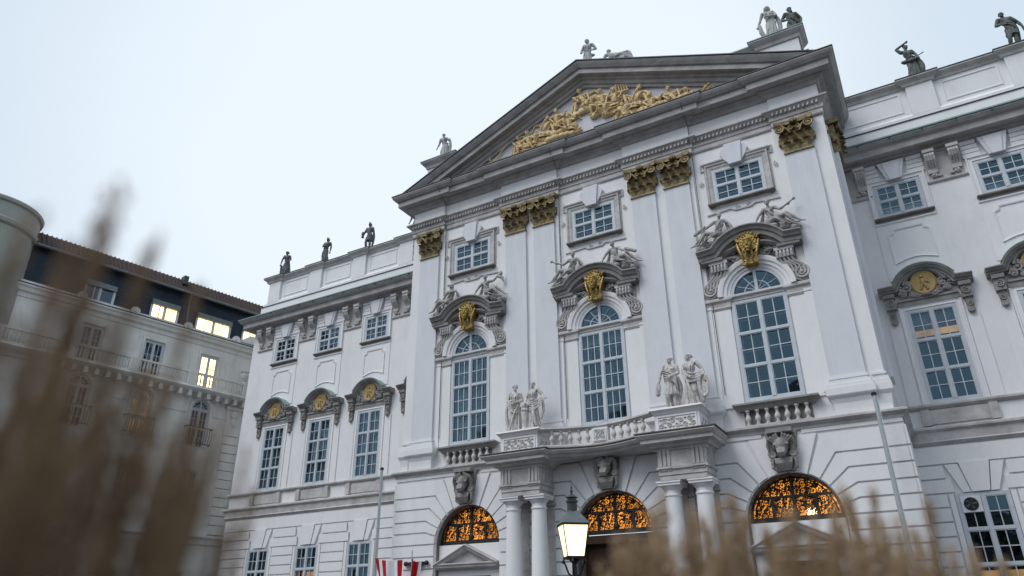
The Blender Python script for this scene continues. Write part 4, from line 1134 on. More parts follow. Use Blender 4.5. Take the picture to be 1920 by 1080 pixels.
# ------------------------------------------------------------------ carved figures
def V(*a): return Vector(a)
def lerp(a, b, t): return Vector(a) + (Vector(b) - Vector(a)) * t
def head(m_, c, H, turn=0.0, nod=0.0, hair='short', rnd=None):
    """carved head, about H/7.5 tall, facing -y before turning"""
    rt = Matrix.Rotation(turn, 3, 'Z') @ Matrix.Rotation(nod, 3, 'X')
    c = Vector(c)
    P = lambda x, y, z: c + rt @ (Vector((x, y, z)) * H)
    r4 = rt.to_4x4()
    E_ = lambda p, r, s=10: m_.ell(P(*p), tuple(q * H for q in r), r4, s, 7)
    E_((0, .004, .012), (.047, .057, .055)); E_((0, -.016, -.028), (.036, .040, .040))
    m_.cap(P(0, -.050, .012), P(0, -.064, -.010), .008 * H, .012 * H, 6)
    E_((0, -.052, -.034), (.017, .010, .006), 8); E_((0, -.044, -.056), (.016, .014, .012), 8)
    for sg in (-1, 1):
        m_.cap(P(sg * .010, -.050, .020), P(sg * .034, -.042, .020), .008 * H, .007 * H, 6)
        E_((sg * .020, -.047, .006), (.009, .006, .006), 8); E_((sg * .048, .004, -.002), (.008, .014, .018), 8)
    if hair == 'bun':
        E_((0, .016, .030), (.054, .060, .052)); E_((0, .074, .030), (.030, .030, .030))
        for sg in (-1, 1): m_.tube([P(sg * .01, -.045, .052), P(sg * .045, -.015, .035), P(sg * .05, .03, .01)], .014 * H, 6)
    elif hair == 'long':
        E_((0, .018, .026), (.056, .060, .056))
        for sg in (-1, 1): m_.tube([P(sg * .045, -.01, .03), P(sg * .058, .02, -.03), P(sg * .05, .03, -.09), P(sg * .07, .0, -.14)], [.018 * H, .02 * H, .016 * H, .01 * H], 6)
    elif hair == 'curly':
        q = rnd or random.Random(1)
        for i in range(16):
            a = q.uniform(0, 2 * PI); e = q.uniform(.1, 1.2)
            E_((.046 * math.cos(a) * math.cos(e), .014 + .052 * abs(math.sin(a)) * (1 if math.sin(a) > -.4 else -.6), .018 + .045 * math.sin(e)), (.017, .017, .017), 7)
    elif hair == 'helmet':
        E_((0, .006, .026), (.056, .066, .054)); m_.tube([P(0, -.06, .07), P(0, -.02, .098), P(0, .04, .09), P(0, .085, .04), P(0, .08, -.02)], .014 * H, 6)
    elif hair == 'beard':
        E_((0, .014, .026), (.053, .060, .050)); E_((0, -.036, -.064), (.030, .026, .040))
        for i in range(5): E_(((i - 2) * .013, -.046, -.085 - .008 * (2 - abs(i - 2))), (.011, .012, .022), 7)
    else:
        E_((0, .012, .026), (.053, .060, .050))
def hand(m_, wr, el, H, curl=.5):
    wr, el = Vector(wr), Vector(el)
    d = (wr - el).normalized(); sd = d.cross(Vector((0, 1, 0)))
    sd = sd.normalized() if sd.length > .05 else Vector((1, 0, 0)); nn = sd.cross(d)
    pc = wr + d * .032 * H
    m_.cap(wr, pc + d * .012 * H, .017 * H, .022 * H, 8)
    for i, (o, L) in enumerate(((-.022, .036), (-.008, .042), (.007, .040), (.020, .031))):
        b = pc + d * .026 * H + sd * o * H
        k = b + d * L * .55 * H; e = k + (d * (1 - curl) + nn * curl) * L * .55 * H
        m_.cap(b, k, .0075 * H, .007 * H, 5); m_.cap(k, e, .007 * H, .006 * H, 5)
    m_.cap(pc - sd * .016 * H, pc - sd * .038 * H + d * .022 * H + nn * .012 * H, .009 * H, .007 * H, 5)
def body(m_, j, H, female=False, muscular=False, clothed=False):
    k = 1.08 if muscular else 1.0
    W = {n: Vector(p) for n, p in j.items()}
    ax = (W['neck'] - W['pelvis'])
    q = ax.to_track_quat('Z', 'Y').to_matrix().to_4x4()
    yaw = Vector((W['shR'].x - W['shL'].x, W['shR'].y - W['shL'].y, 0))
    ang = math.atan2(yaw.y, yaw.x)
    rt = Matrix.Rotation(ang, 4, 'Z')
    E_ = lambda c, r: m_.ell(c, tuple(x * H for x in r), rt, 12, 8)
    E_(W['pelvis'], (.088 * k, .066, .075)); E_(lerp(W['pelvis'], W['chest'], .5), (.072 * k, .056, .085))
    E_(W['chest'], (.096 * k, .066, .095)); m_.cap(lerp(W['pelvis'], W['chest'], .1), W['chest'], .066 * H, .07 * H)
    m_.cap(W['chest'], W['neck'], .062 * H, .036 * H); m_.cap(W['neck'], W['head'], .032 * H, .03 * H)
    f = Vector((math.sin(ang), -math.cos(ang), 0))
    for s_ in ('L', 'R'):
        sh, el, ha = W['sh' + s_], W['el' + s_], W['ha' + s_]
        m_.cap(lerp(W['chest'], W['neck'], .6), sh, .045 * H * k, .042 * H * k)
        m_.limb([sh, lerp(sh, el, .5), el], [.040 * H * k, .037 * H * k, .029 * H])
        m_.limb([el, lerp(el, ha, .3), ha], [.029 * H, .030 * H * k, .018 * H]); hand(m_, ha, el, H)
        if female: m_.ell(lerp(W['chest'], sh, .42) + f * .058 * H - Vector((0, 0, .012 * H)), .036 * H)
        elif muscular: m_.ell(lerp(W['chest'], sh, .42) + f * .045 * H, (.044 * H, .025 * H, .032 * H), rt)
        hp, kn, an, to = W['hip' + s_], W['kn' + s_], W['an' + s_], W['to' + s_]
        m_.cap(W['pelvis'], hp, .06 * H, .062 * H)
        m_.limb([hp, lerp(hp, kn, .5), kn], [.062 * H, .055 * H * k, .040 * H])
        m_.limb([kn, lerp(kn, an, .35), an], [.040 * H, .042 * H * k, .023 * H])
        m_.cap(an - Vector((0, 0, .012 * H)), to, .024 * H, .015 * H); m_.ell(an + (an - to).normalized() * .012 * H - Vector((0, 0, .015 * H)), .022 * H)
        for t in range(4):
            sdv = (to - an).cross(Vector((0, 0, 1))); sdv = sdv.normalized() if sdv.length > 1e-6 else Vector((1, 0, 0))
            m_.ell(to + sdv * (t - 1.5) * .011 * H + (to - an).normalized() * .016 * H, .009 * H, seg=6, rings=5)
def skirt(m_, c0, r0, c1, r1, folds, amp, sway=(0, 0), seed=0, open_front=0.0, rings=12, seg=72):
    """draped cloth hanging from a waist ring to a hem ring, with deep folds"""
    rnd = random.Random(seed); ph = [rnd.uniform(0, 6.28) for _ in range(3)]
    c0, c1 = Vector(c0), Vector(c1); vs = []; fs = []
    for i in range(rings + 1):
        t = i / rings; c = lerp(c0, c1, t) + Vector((sway[0], sway[1], 0)) * math.sin(PI * t)
        for q in range(seg):
            a = 2 * PI * q / seg
            rx = r0[0] + (r1[0] - r0[0]) * t; ry = r0[1] + (r1[1] - r0[1]) * t
            d = amp * (.3 + .7 * t) * (math.sin(folds * a + ph[0] + 1.6 * t) + .6 * math.sin((folds * 1.7) // 1 * a + ph[1] - 2 * t) + .4 * math.sin(3 * a + ph[2]))
            vs.append(c + Vector(((rx + d) * math.cos(a), (ry + d) * math.sin(a), (0 if t < 1 else amp * .6 * math.sin(folds * a)))))
    for i in range(rings):
        for q in range(seg):
            q2 = (q + 1) % seg; fs.append((i * seg + q, i * seg + q2, (i + 1) * seg + q2, (i + 1) * seg + q))
    fs.append(list(range(seg))); fs.append(list(range(rings * seg, (rings + 1) * seg))[::-1])
    m_.add(vs, fs)
def fold(m_, pts, r, n=10):
    """a rope of cloth through the given points (smoothed)"""
    P = [Vector(p) for p in pts]; o = []
    for i in range(len(P) - 1):
        p0, p1, p2, p3 = P[max(i - 1, 0)], P[i], P[i + 1], P[min(i + 2, len(P) - 1)]
        for q in range(n):
            t = q / n
            o.append(.5 * ((2 * p1) + (-p0 + p2) * t + (2 * p0 - 5 * p1 + 4 * p2 - p3) * t * t + (-p0 + 3 * p1 - 3 * p2 + p3) * t ** 3))
    o.append(P[-1]); k = len(o)
    m_.tube(o, [r * (.55 + .45 * math.sin(PI * min(1, max(0, i / (k - 1))))) for i in range(k)], 7)
def standing(H, sway=.02, lean=0.0, turn=0.0, aL=None, aR=None, hx=0.0, step=1):
    h = lambda x, y, z: (x * H, y * H, z * H)
    s = sway * step; j = {}
    j['pelvis'] = h(s, 0, .53); j['chest'] = h(s * .2 + lean * .6, -.005, .72); j['neck'] = h(lean, 0, .845); j['head'] = h(lean + hx, -.014, .925)
    j['shL'] = h(lean * .9 - .108, .0, .805 + .012 * step); j['shR'] = h(lean * .9 + .108, .0, .805 - .012 * step)
    aL = aL or ((-.17, .01, .65), (-.19, -.05, .50)); aR = aR or ((.17, .01, .65), (.19, -.05, .50))
    j['elL'], j['haL'] = h(*aL[0]), h(*aL[1]); j['elR'], j['haR'] = h(*aR[0]), h(*aR[1])
    for n, sg in (('L', -1), ('R', 1)):
        free = (sg == -step)
        j['hip' + n] = h(s + sg * .052, 0, .50)
        j['kn' + n] = h(s * .6 + sg * (.07 if free else .045), -.075 if free else -.012, .275)
        j['an' + n] = h(sg * (.085 if free else .05), .02 if free else .0, .05 if not free else .055)
        j['to' + n] = h(sg * (.11 if free else .07), -.07 if free else -.085, .022)
    return j
def carve(mb, H, f=.0066, amp=.0026): return remesh(mb, f * H, amp * H, 34 / H)
def plinth(mb, H, w_=.17):
    mb.lathe([(.001, -.03 * H), (w_ * H, -.03 * H), (w_ * H * .96, .028 * H), (.001, .028 * H)], seg=14)
def place(me, m_, name, loc, rz, label, cat='statue', group=None, sc=1.0):
    o = obj(name, me, m_, None, loc, rz=rz); o.scale = (sc, sc, sc)
    return tag(o, label, cat, group)
def chiton(m_, H, j, seed, full=True, amp=.016, hem=.03):
    s = j['pelvis'][0]
    top = .60 if full else .56
    skirt(m_, (s, 0, top * H), (.078 * H, .062 * H), (s * .2, -.005 * H, hem * H), (.135 * H, .105 * H), 11, amp * H, (.012 * H * (1 if s > 0 else -1), -.01 * H), seed)
    c = Vector(j['chest'])
    rnd = random.Random(seed)
    for q in range(4):      # folds across the breast and a bunched girdle
        x = (q - 1.5) * .045 * H
        fold(m_, [c + Vector((x * 1.5, -.045 * H, .09 * H)), c + Vector((x, -.078 * H, .0)), c + Vector((x * .8 + s * .5, -.066 * H, -.10 * H))], .012 * H)
    ring = [(s + .086 * H * math.cos(a), .07 * H * math.sin(a), (top + .005) * H + .008 * H * math.sin(3 * a)) for a in [2 * PI * i / 16 for i in range(17)]]
    m_.tube(ring, .017 * H, 7)
def mantle(m_, H, pts, n=4, r=.0125, off=.036):
    for q in range(n + 1): fold(m_, [Vector(p) * H + Vector((0, -.004 * H * q, -off * H * q + (.012 * H * math.sin(q + i)))) for i, p in enumerate(pts)], r * H)

FIG = 'figures standing on the portal pedestals'
ROOF = 'statues along the roof'
SLOPE = 'figures lying on the window gables'
PZ = 7.605
# --- portal pair, left
H = 1.92
mb = MB(); j = standing(H, .025, .01, aL=((-.15, .0, .66), (-.03, -.10, .64)), aR=((.16, .01, .66), (.06, -.10, .60)), hx=.01, step=1)
body(mb, j, H, True); head(mb, j['head'], H, .5, -.05, 'bun'); chiton(mb, H, j, 3)
mantle(mb, H, [(-.12, .0, .80), (-.10, -.085, .66), (.0, -.10, .55), (.10, -.07, .52)], 4); mantle(mb, H, [(.10, -.06, .55), (.04, -.10, .40), (-.03, -.11, .20), (-.08, -.10, .06)], 3, .018, .0)
fold(mb, [(-.14 * H, 0, .66 * H), (-.17 * H, -.02 * H, .45 * H), (-.15 * H, -.02 * H, .2 * H), (-.13 * H, -.02 * H, .05 * H)], .035 * H); plinth(mb, H, .15)
place(carve(mb, H), 'statue', 'portal_statue', (-3.38, -.88, PZ), .12, 'pale stone woman with folded arms, above the left portal columns', 'statue', FIG)
# woman leaning on a small altar
mb = MB(); j = standing(H, .03, -.03, aL=((-.19, -.02, .66), (-.14, -.12, .58)), aR=((.18, .02, .68), (.24, -.06, .60)), hx=-.01, step=-1)
body(mb, j, H, True); head(mb, j['head'], H, .35, -.12, 'bun'); chiton(mb, H, j, 8)
mantle(mb, H, [(-.10, -.06, .58), (.0, -.11, .53), (.12, -.09, .56), (.20, -.05, .62)], 4); fold(mb, [(.20 * H, -.04 * H, .60 * H), (.20 * H, .0, .4 * H), (.15 * H, -.02 * H, .2 * H)], .03 * H)
fold(mb, [(.02 * H, -.09 * H, .5 * H), (.05 * H, -.14 * H, .3 * H), (.10 * H, -.11 * H, .06 * H)], .036 * H)
mb.lathe([(.001, 0), (.085 * H, 0), (.085 * H, .04 * H), (.065 * H, .06 * H), (.062 * H, .38 * H), (.085 * H, .41 * H), (.06 * H, .44 * H), (.075 * H, .50 * H), (.03 * H, .55 * H), (.001, .56 * H)], (-.17 * H, -.09 * H, 0), 14)
mb.cap((.25 * H, -.08 * H, .60 * H), (.33 * H, -.10 * H, .58 * H), .012 * H, .02 * H); plinth(mb, H, .2)
place(carve(mb, H), 'statue', 'portal_statue', (-2.50, -.90, PZ), -.1, 'pale stone woman leaning on a small altar, above the left portal columns', 'statue', FIG)
# --- portal pair, right
mb = MB(); j = standing(H, .02, .02, aL=((-.17, -.02, .66), (-.20, -.06, .47)), aR=((.16, -.01, .67), (.05, -.11, .60)), hx=0, step=1)
body(mb, j, H, False, True); head(mb, j['head'], H, -.45, -.02, 'curly')
skirt(mb, (.015 * H, 0, .62 * H), (.085 * H, .068 * H), (.02 * H, -.01 * H, .27 * H), (.12 * H, .095 * H), 11, .015 * H, (0, 0), 5)
mantle(mb, H, [(-.12, -.05, .76), (.0, -.095, .70), (.10, -.085, .60), (.13, -.06, .50)], 4)
fold(mb, [(.14 * H, -.03 * H, .6 * H), (.17 * H, .02 * H, .4 * H), (.12 * H, .03 * H, .15 * H)], .04 * H); fold(mb, [(-.1 * H, .05 * H, .75 * H), (-.05 * H, .09 * H, .5 * H), (.0, .08 * H, .1 * H)], .06 * H)
mb.ell((-.21 * H, -.07 * H, .42 * H), (.05 * H, .035 * H, .10 * H)); mb.cap((-.21 * H, -.07 * H, .5 * H), (-.23 * H, -.05 * H, .30 * H), .03 * H, .045 * H); plinth(mb, H, .16)
place(carve(mb, H), 'statue', 'portal_statue', (2.80, -.90, PZ), .15, 'pale stone figure in a short tunic with bare shins, above right portal columns', 'statue', FIG)
mb = MB(); j = standing(H, .025, -.01, aL=((-.16, .0, .66), (-.03, -.12, .56)), aR=((.20, .02, .67), (.24, -.04, .52)), hx=-.015, step=-1)
body(mb, j, H, True); head(mb, j['head'], H, -.6, -.05, 'bun'); chiton(mb, H, j, 14)
mantle(mb, H, [(-.13, .0, .78), (-.11, -.085, .66), (.02, -.10, .58), (.16, -.06, .60)], 4); mantle(mb, H, [(-.08, -.09, .55), (-.04, -.12, .4), (.02, -.13, .2), (.06, -.11, .05)], 3, .018, 0)
ring = [(.22 * H + .075 * H * math.cos(a), -.06 * H, .36 * H + .20 * H * math.sin(a)) for a in [2 * PI * i / 20 for i in range(21)]]
mb.tube(ring, .022 * H, 7); mb.ell((.22 * H, -.03 * H, .34 * H), (.07 * H, .02 * H, .19 * H))
fold(mb, [(.16 * H, 0, .66 * H), (.2 * H, .03 * H, .4 * H), (.16 * H, .02 * H, .08 * H)], .045 * H); plinth(mb, H, .2)
place(carve(mb, H), 'statue', 'portal_statue', (3.55, -.86, PZ), -.05, 'pale stone draped woman with an oval shield, above the right portal columns', 'statue', FIG)

# --- roof statues
def roof_fig(H, seed, hair, female, **k):
    mb = MB(); cl = k.pop('dress', True); extra = k.pop('extra', None); turn = k.pop('ht', 0.0); nod = k.pop('nod', 0.0)
    j = standing(H, **k); body(mb, j, H, female, not female); head(mb, j['head'], H, turn, nod, hair)
    if cl: chiton(mb, H, j, seed)
    else:
        skirt(mb, (j['pelvis'][0], 0, .57 * H), (.09 * H, .07 * H), (j['pelvis'][0], -.01 * H, .33 * H), (.115 * H, .09 * H), 10, .014 * H, (0, 0), seed)
        mantle(mb, H, [(-.12, .02, .80), (.0, -.085, .70), (.11, -.04, .58), (.13, .03, .45)], 3)
        fold(mb, [(.10 * H, .05 * H, .80 * H), (.14 * H, .07 * H, .5 * H), (.10 * H, .06 * H, .1 * H)], .045 * H)
    if extra: extra(mb, H)
    plinth(mb, H, .15)
    return carve(mb, H, .0085)
TOP = 21.06
def ex_child(mb, H): mb.limb([(-.17 * H, -.03 * H, .03 * H), (-.15 * H, -.03 * H, .2 * H), (-.15 * H, -.03 * H, .33 * H)], [.03 * H, .04 * H, .045 * H]); mb.ell((-.15 * H, -.04 * H, .40 * H), .04 * H); fold(mb, [(.1 * H, .02 * H, .6 * H), (.16 * H, .0, .3 * H), (.2 * H, 0, .04 * H)], .035 * H)
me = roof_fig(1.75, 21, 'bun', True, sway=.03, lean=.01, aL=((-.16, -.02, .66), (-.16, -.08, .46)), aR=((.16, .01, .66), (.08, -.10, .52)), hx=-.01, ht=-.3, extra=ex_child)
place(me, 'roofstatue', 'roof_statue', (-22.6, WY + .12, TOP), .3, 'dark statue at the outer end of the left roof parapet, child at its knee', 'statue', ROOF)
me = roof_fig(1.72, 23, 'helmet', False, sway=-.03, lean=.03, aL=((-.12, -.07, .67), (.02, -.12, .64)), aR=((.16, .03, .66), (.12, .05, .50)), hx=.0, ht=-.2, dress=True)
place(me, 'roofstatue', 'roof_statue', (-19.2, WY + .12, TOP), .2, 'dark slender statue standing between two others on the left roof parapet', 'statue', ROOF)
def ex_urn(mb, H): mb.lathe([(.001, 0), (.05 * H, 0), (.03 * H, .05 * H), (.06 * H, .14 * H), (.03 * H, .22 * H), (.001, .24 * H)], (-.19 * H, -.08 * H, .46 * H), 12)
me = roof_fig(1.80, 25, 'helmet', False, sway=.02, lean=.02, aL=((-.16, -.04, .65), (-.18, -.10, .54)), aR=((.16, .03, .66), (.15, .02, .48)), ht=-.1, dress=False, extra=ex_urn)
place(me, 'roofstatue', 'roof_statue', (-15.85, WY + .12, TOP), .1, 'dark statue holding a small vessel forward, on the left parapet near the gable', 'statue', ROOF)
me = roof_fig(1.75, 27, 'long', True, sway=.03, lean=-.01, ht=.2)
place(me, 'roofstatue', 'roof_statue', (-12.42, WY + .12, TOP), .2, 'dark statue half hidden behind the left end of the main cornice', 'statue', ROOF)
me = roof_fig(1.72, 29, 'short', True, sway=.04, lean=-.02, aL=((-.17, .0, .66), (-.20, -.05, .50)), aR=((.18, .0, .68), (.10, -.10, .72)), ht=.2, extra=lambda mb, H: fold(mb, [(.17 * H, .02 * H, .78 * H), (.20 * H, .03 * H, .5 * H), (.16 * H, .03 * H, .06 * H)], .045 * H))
place(me, 'ridgestatue', 'roof_statue', (-8.3, .62, 22.71), .1, 'pale statue with a raised hand on the left attic block behind the gable', 'statue', ROOF)
me = roof_fig(1.95, 31, 'bun', True, sway=-.02, lean=.02, aL=((-.19, .03, .66), (-.13, -.09, .56)), aR=((.20, .03, .66), (.12, -.08, .55)), hx=-.03, ht=-.2, extra=lambda mb, H: fold(mb, [(-.12 * H, .06 * H, .8 * H), (0, .11 * H, .6 * H), (.14 * H, .06 * H, .5 * H)], .05 * H))
place(me, 'ridgestatue', 'roof_statue', (-.12, .95, 25.22), .1, 'pale statue standing at the peak of the gable, hands on its hips', 'statue', ROOF)
# reclining figure behind the ridge
H = 1.9; mb = MB()
j = dict(pelvis=(.55, 0, .12), chest=(.12, -.02, .42), neck=(-.02, -.02, .62), head=(-.05, -.03, .76), shL=(-.18, -.08, .55), shR=(.16, .06, .56), elL=(-.32, -.1, .28), haL=(-.2, -.2, .1),
         elR=(.45, .02, .45), haR=(.75, -.02, .40), hipL=(.6, -.08, .1), hipR=(.6, .08, .14), knL=(.95, -.12, -.05), knR=(.92, .06, .36), anL=(1.2, -.1, -.35), anR=(1.1, .04, -.12), toL=(1.3, -.1, -.4), toR=(1.2, .02, -.2))
body(mb, j, H, False, True); head(mb, j['head'], H, -.3, 0, 'curly'); fold(mb, [(.3, -.12, .25), (.6, -.16, .22), (.9, -.12, .0), (1.0, -.1, -.2)], .09); mb.box(-.40, .75, -.22, .22, -.25, .02)
place(carve(mb, H, .011), 'ridgestatue', 'reclining_statue', (.98, .95, 25.12), .0, 'pale reclining figure whose head and knee show above the right slope of the gable', 'statue', ROOF)
mb = None
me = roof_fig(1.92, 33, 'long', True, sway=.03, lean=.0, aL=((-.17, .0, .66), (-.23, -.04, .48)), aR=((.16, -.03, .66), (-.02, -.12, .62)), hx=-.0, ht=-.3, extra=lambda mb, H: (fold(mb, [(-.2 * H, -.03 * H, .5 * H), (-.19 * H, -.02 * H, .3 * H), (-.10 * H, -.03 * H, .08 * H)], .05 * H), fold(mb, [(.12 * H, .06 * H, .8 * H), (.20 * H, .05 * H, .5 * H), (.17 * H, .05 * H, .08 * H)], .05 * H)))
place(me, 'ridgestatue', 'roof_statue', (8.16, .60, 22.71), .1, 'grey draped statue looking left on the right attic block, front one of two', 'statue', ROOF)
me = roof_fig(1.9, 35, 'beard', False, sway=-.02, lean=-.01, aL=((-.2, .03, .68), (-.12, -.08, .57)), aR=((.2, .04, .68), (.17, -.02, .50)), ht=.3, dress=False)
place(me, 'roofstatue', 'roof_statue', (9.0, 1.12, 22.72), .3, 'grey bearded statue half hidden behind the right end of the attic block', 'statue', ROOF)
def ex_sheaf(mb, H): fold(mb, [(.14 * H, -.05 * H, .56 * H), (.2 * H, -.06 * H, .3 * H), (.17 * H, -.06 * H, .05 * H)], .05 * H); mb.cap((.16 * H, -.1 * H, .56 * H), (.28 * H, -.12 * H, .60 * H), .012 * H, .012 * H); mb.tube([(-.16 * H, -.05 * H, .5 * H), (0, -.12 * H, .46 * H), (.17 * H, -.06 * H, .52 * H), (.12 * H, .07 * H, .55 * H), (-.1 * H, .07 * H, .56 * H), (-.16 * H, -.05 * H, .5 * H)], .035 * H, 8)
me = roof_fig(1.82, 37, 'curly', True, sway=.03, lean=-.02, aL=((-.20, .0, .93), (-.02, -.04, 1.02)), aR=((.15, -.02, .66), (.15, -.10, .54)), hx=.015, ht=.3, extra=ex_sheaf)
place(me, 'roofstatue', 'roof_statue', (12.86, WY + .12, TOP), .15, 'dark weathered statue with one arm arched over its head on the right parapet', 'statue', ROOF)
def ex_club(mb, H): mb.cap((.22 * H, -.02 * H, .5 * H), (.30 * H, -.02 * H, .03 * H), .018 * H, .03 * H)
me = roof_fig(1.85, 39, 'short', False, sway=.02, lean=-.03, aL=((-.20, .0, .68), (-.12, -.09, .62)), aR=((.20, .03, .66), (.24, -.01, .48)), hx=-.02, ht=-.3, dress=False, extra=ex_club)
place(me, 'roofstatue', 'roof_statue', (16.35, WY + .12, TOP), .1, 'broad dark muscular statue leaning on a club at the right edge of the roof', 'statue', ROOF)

# --- figures lying on the window gables
def lying(var, seed):
    """seated on a slope that falls to +x, legs trailing outward; facing the street"""
    H = 1.30; mb = MB(); rnd = random.Random(seed)
    j = dict(pelvis=(0, -.30, .12), chest=(-.06, -.32, .38), neck=(-.07, -.33, .54), head=(-.07, -.36, .66), shL=(-.21, -.32, .48), shR=(.09, -.32, .49),
             elL=(-.34, -.36, .32), haL=(-.42, -.40, .16), elR=(.24, -.38, .36), haR=(.40, -.40, .42),
             hipL=(-.02, -.38, .08), hipR=(.06, -.26, .08), knL=(.34, -.52, .10), knR=(.36, -.38, .20), anL=(.56, -.46, -.16), anR=(.68, -.36, -.10), toL=(.66, -.50, -.22), toR=(.80, -.38, -.16))
    if var == 1: j['elR'], j['haR'] = (.26, -.36, .46), (.46, -.36, .62)
    if var == 2: j['elL'], j['haL'] = (-.30, -.46, .38), (-.10, -.52, .36); j['elR'], j['haR'] = (.24, -.32, .32), (.34, -.34, .16)
    if var == 3: j['elR'], j['haR'] = (.20, -.46, .34), (.34, -.48, .24); j['head'] = (-.10, -.37, .65)
    body(mb, j, H, var != 3); head(mb, j['head'], H, rnd.uniform(-.4, .4), -.1, ['bun', 'curly', 'long', 'short'][var], rnd)
    for q in range(6):
        r1, r2, r3 = rnd.uniform(-.05, .05), rnd.uniform(-.05, .05), rnd.uniform(-.06, .06)
        fold(mb, [(-.18 + .05 * q, -.40, .22 - .04 * q), (.06 + .04 * q + r1, -.47 - .02 * q, .12 - .05 * q + r2), (.26 + .03 * q, -.48 + .02 * q, .10 - .06 * q + r1), (.34 + .07 * q + r3, -.40, -.12 - .03 * q + r2)], .020)
    fold(mb, [(-.22, -.24, .46), (-.30, -.22, .2), (-.36, -.3, .0), (-.45, -.3, -.02)], .06)
    fold(mb, [(-.12, -.40, .46), (-.02, -.42, .3), (.08, -.42, .16)], .03)
    for q in range(5): mb.ell((-.5 + q * .26, -.28, .0 - (.05 if q < 2 else .09 * (q - 1))), (.16, .16, .10))
    if var == 1:
        mb.ell((.54, -.36, .66), (.07, .06, .10)); mb.tube([(.40, -.36, .6), (.58, -.34, .5), (.64, -.34, .34)], [.05, .06, .03])
    if var == 0:
        mb.cap((.40, -.42, .42), (.62, -.44, .52), .022, .022); mb.ell((.64, -.44, .54), (.05, .04, .05))
    if var == 2: mb.tube([(.30, -.34, .14), (.44, -.36, .26), (.56, -.34, .20), (.54, -.34, .06)], [.05, .07, .06, .03])
    if var == 3:
        for q in range(6): mb.ell((.34 + .06 * q, -.42, .34 - .03 * q), (.05, .05, .06))
    return remesh(mb, .0095, .005, 30)
lym = [lying(v, 40 + v) for v in range(4)]
DESC = {(-1, -1): (2, 'grey stone figure holding an upright rod, left slope of the left window gable'), (-1, 1): (1, 'grey stone figure lifting a vessel, right slope of the left window gable'),
        (0, -1): (0, 'grey stone figure stretching an arm out, left slope of the middle window gable'), (0, 1): (3, 'grey stone figure with trailing legs, right slope of the middle window gable'),
        (1, -1): (3, 'grey stone figure sitting on the left slope of the right window gable'), (1, 1): (0, 'grey stone figure pointing outward with a rod, right slope of the right window gable')}
for (b, sg), (v, lab) in DESC.items():
    me = lym[v]; BIG = 1.3
    if sg < 0:
        me = me.copy()
        for p in me.vertices: p.co.x *= -1
        me.flip_normals()
    place(me, 'gablestone', 'gable_figure', (6 * b + sg * .98, .12, 13.98), 0, lab, 'statue', SLOPE, 1.3)

# --- gilded figures in the gable
def relief_fig(seed, w_=1):
    rnd = random.Random(seed); H = 1.5; mb = MB()
    ln = rnd.uniform(-.18, .18); d = rnd.choice((-1, 1)); fl = .5
    j = dict(pelvis=(0, -.06, .28), chest=(ln * .5, -.10, .56), neck=(ln, -.12, .73), head=(ln * 1.2, -.18, .86), shL=(ln - .17, -.10, .66), shR=(ln + .17, -.10, .66))
    j['elL'] = (ln - .30, -.14, .50 + rnd.uniform(-.05, .22)); j['haL'] = (ln - .24 + rnd.uniform(-.2, .2), -.2, .40 + rnd.uniform(-.05, .35))
    j['elR'] = (ln + .30, -.14, .50 + rnd.uniform(-.05, .22)); j['haR'] = (ln + .24 + rnd.uniform(-.2, .2), -.2, .40 + rnd.uniform(-.05, .35))
    for n, s_ in (('L', -1), ('R', 1)):
        kx = d * rnd.uniform(.25, .42) + s_ * .08
        j['hip' + n] = (s_ * .07, -.08, .22); j['kn' + n] = (kx, -.24, .26 + rnd.uniform(-.06, .06)); j['an' + n] = (kx + d * rnd.uniform(-.05, .22), -.16, -.02 + rnd.uniform(-.03, .05)); j['to' + n] = (j['an' + n][0] + d * .1, -.2, -.06)
    body(mb, j, H, rnd.random() < .6); head(mb, j['head'], H, rnd.uniform(-.7, .7), rnd.uniform(-.2, .1), rnd.choice(['bun', 'curly', 'long', 'short']), rnd)
    for q in range(4):
        y = .30 - .075 * q; r1, r2, r3 = rnd.uniform(-.07, .07), rnd.uniform(-.07, .07), rnd.uniform(-.10, .10)
        fold(mb, [(-d * (.20 - .03 * q), -.12, y + .06 + r3 * .5), (d * .02 + r1, -.20, y - .02 + r2), (d * .20 + r3, -.24, y - .08 + r1), (d * (.30 + .04 * q) + r1, -.16, y - .22 + r2)], .022)
    fold(mb, [(d * .05, -.1, .55), (d * .4, -.06, .75 + rnd.uniform(-.1, .1)), (d * .6, -.04, .5)], .05); fold(mb, [(-d * .1, -.04, .5), (-d * .45, -.05, .45), (-d * .55, -.04, .15)], .06)
    for q in range(3): fold(mb, [(ln - .1 + .09 * q, -.16, .66), (ln * .5 - .06 + .06 * q, -.21, .5), (-.04 + .04 * q, -.18, .34)], .022)
    fold(mb, [(-d * .12, -.06, .7), (-d * .32, -.08, .5), (-d * .40, -.08, .2), (-d * .5, -.08, -.08)], .07)
    for q in range(4): mb.ell((-.4 + q * .27, -.06, -.05 + rnd.uniform(-.05, .05)), (.2, .12, .14))
    return remesh(mb, .0115, .006, 22)
rfm = [relief_fig(60 + q) for q in range(7)]
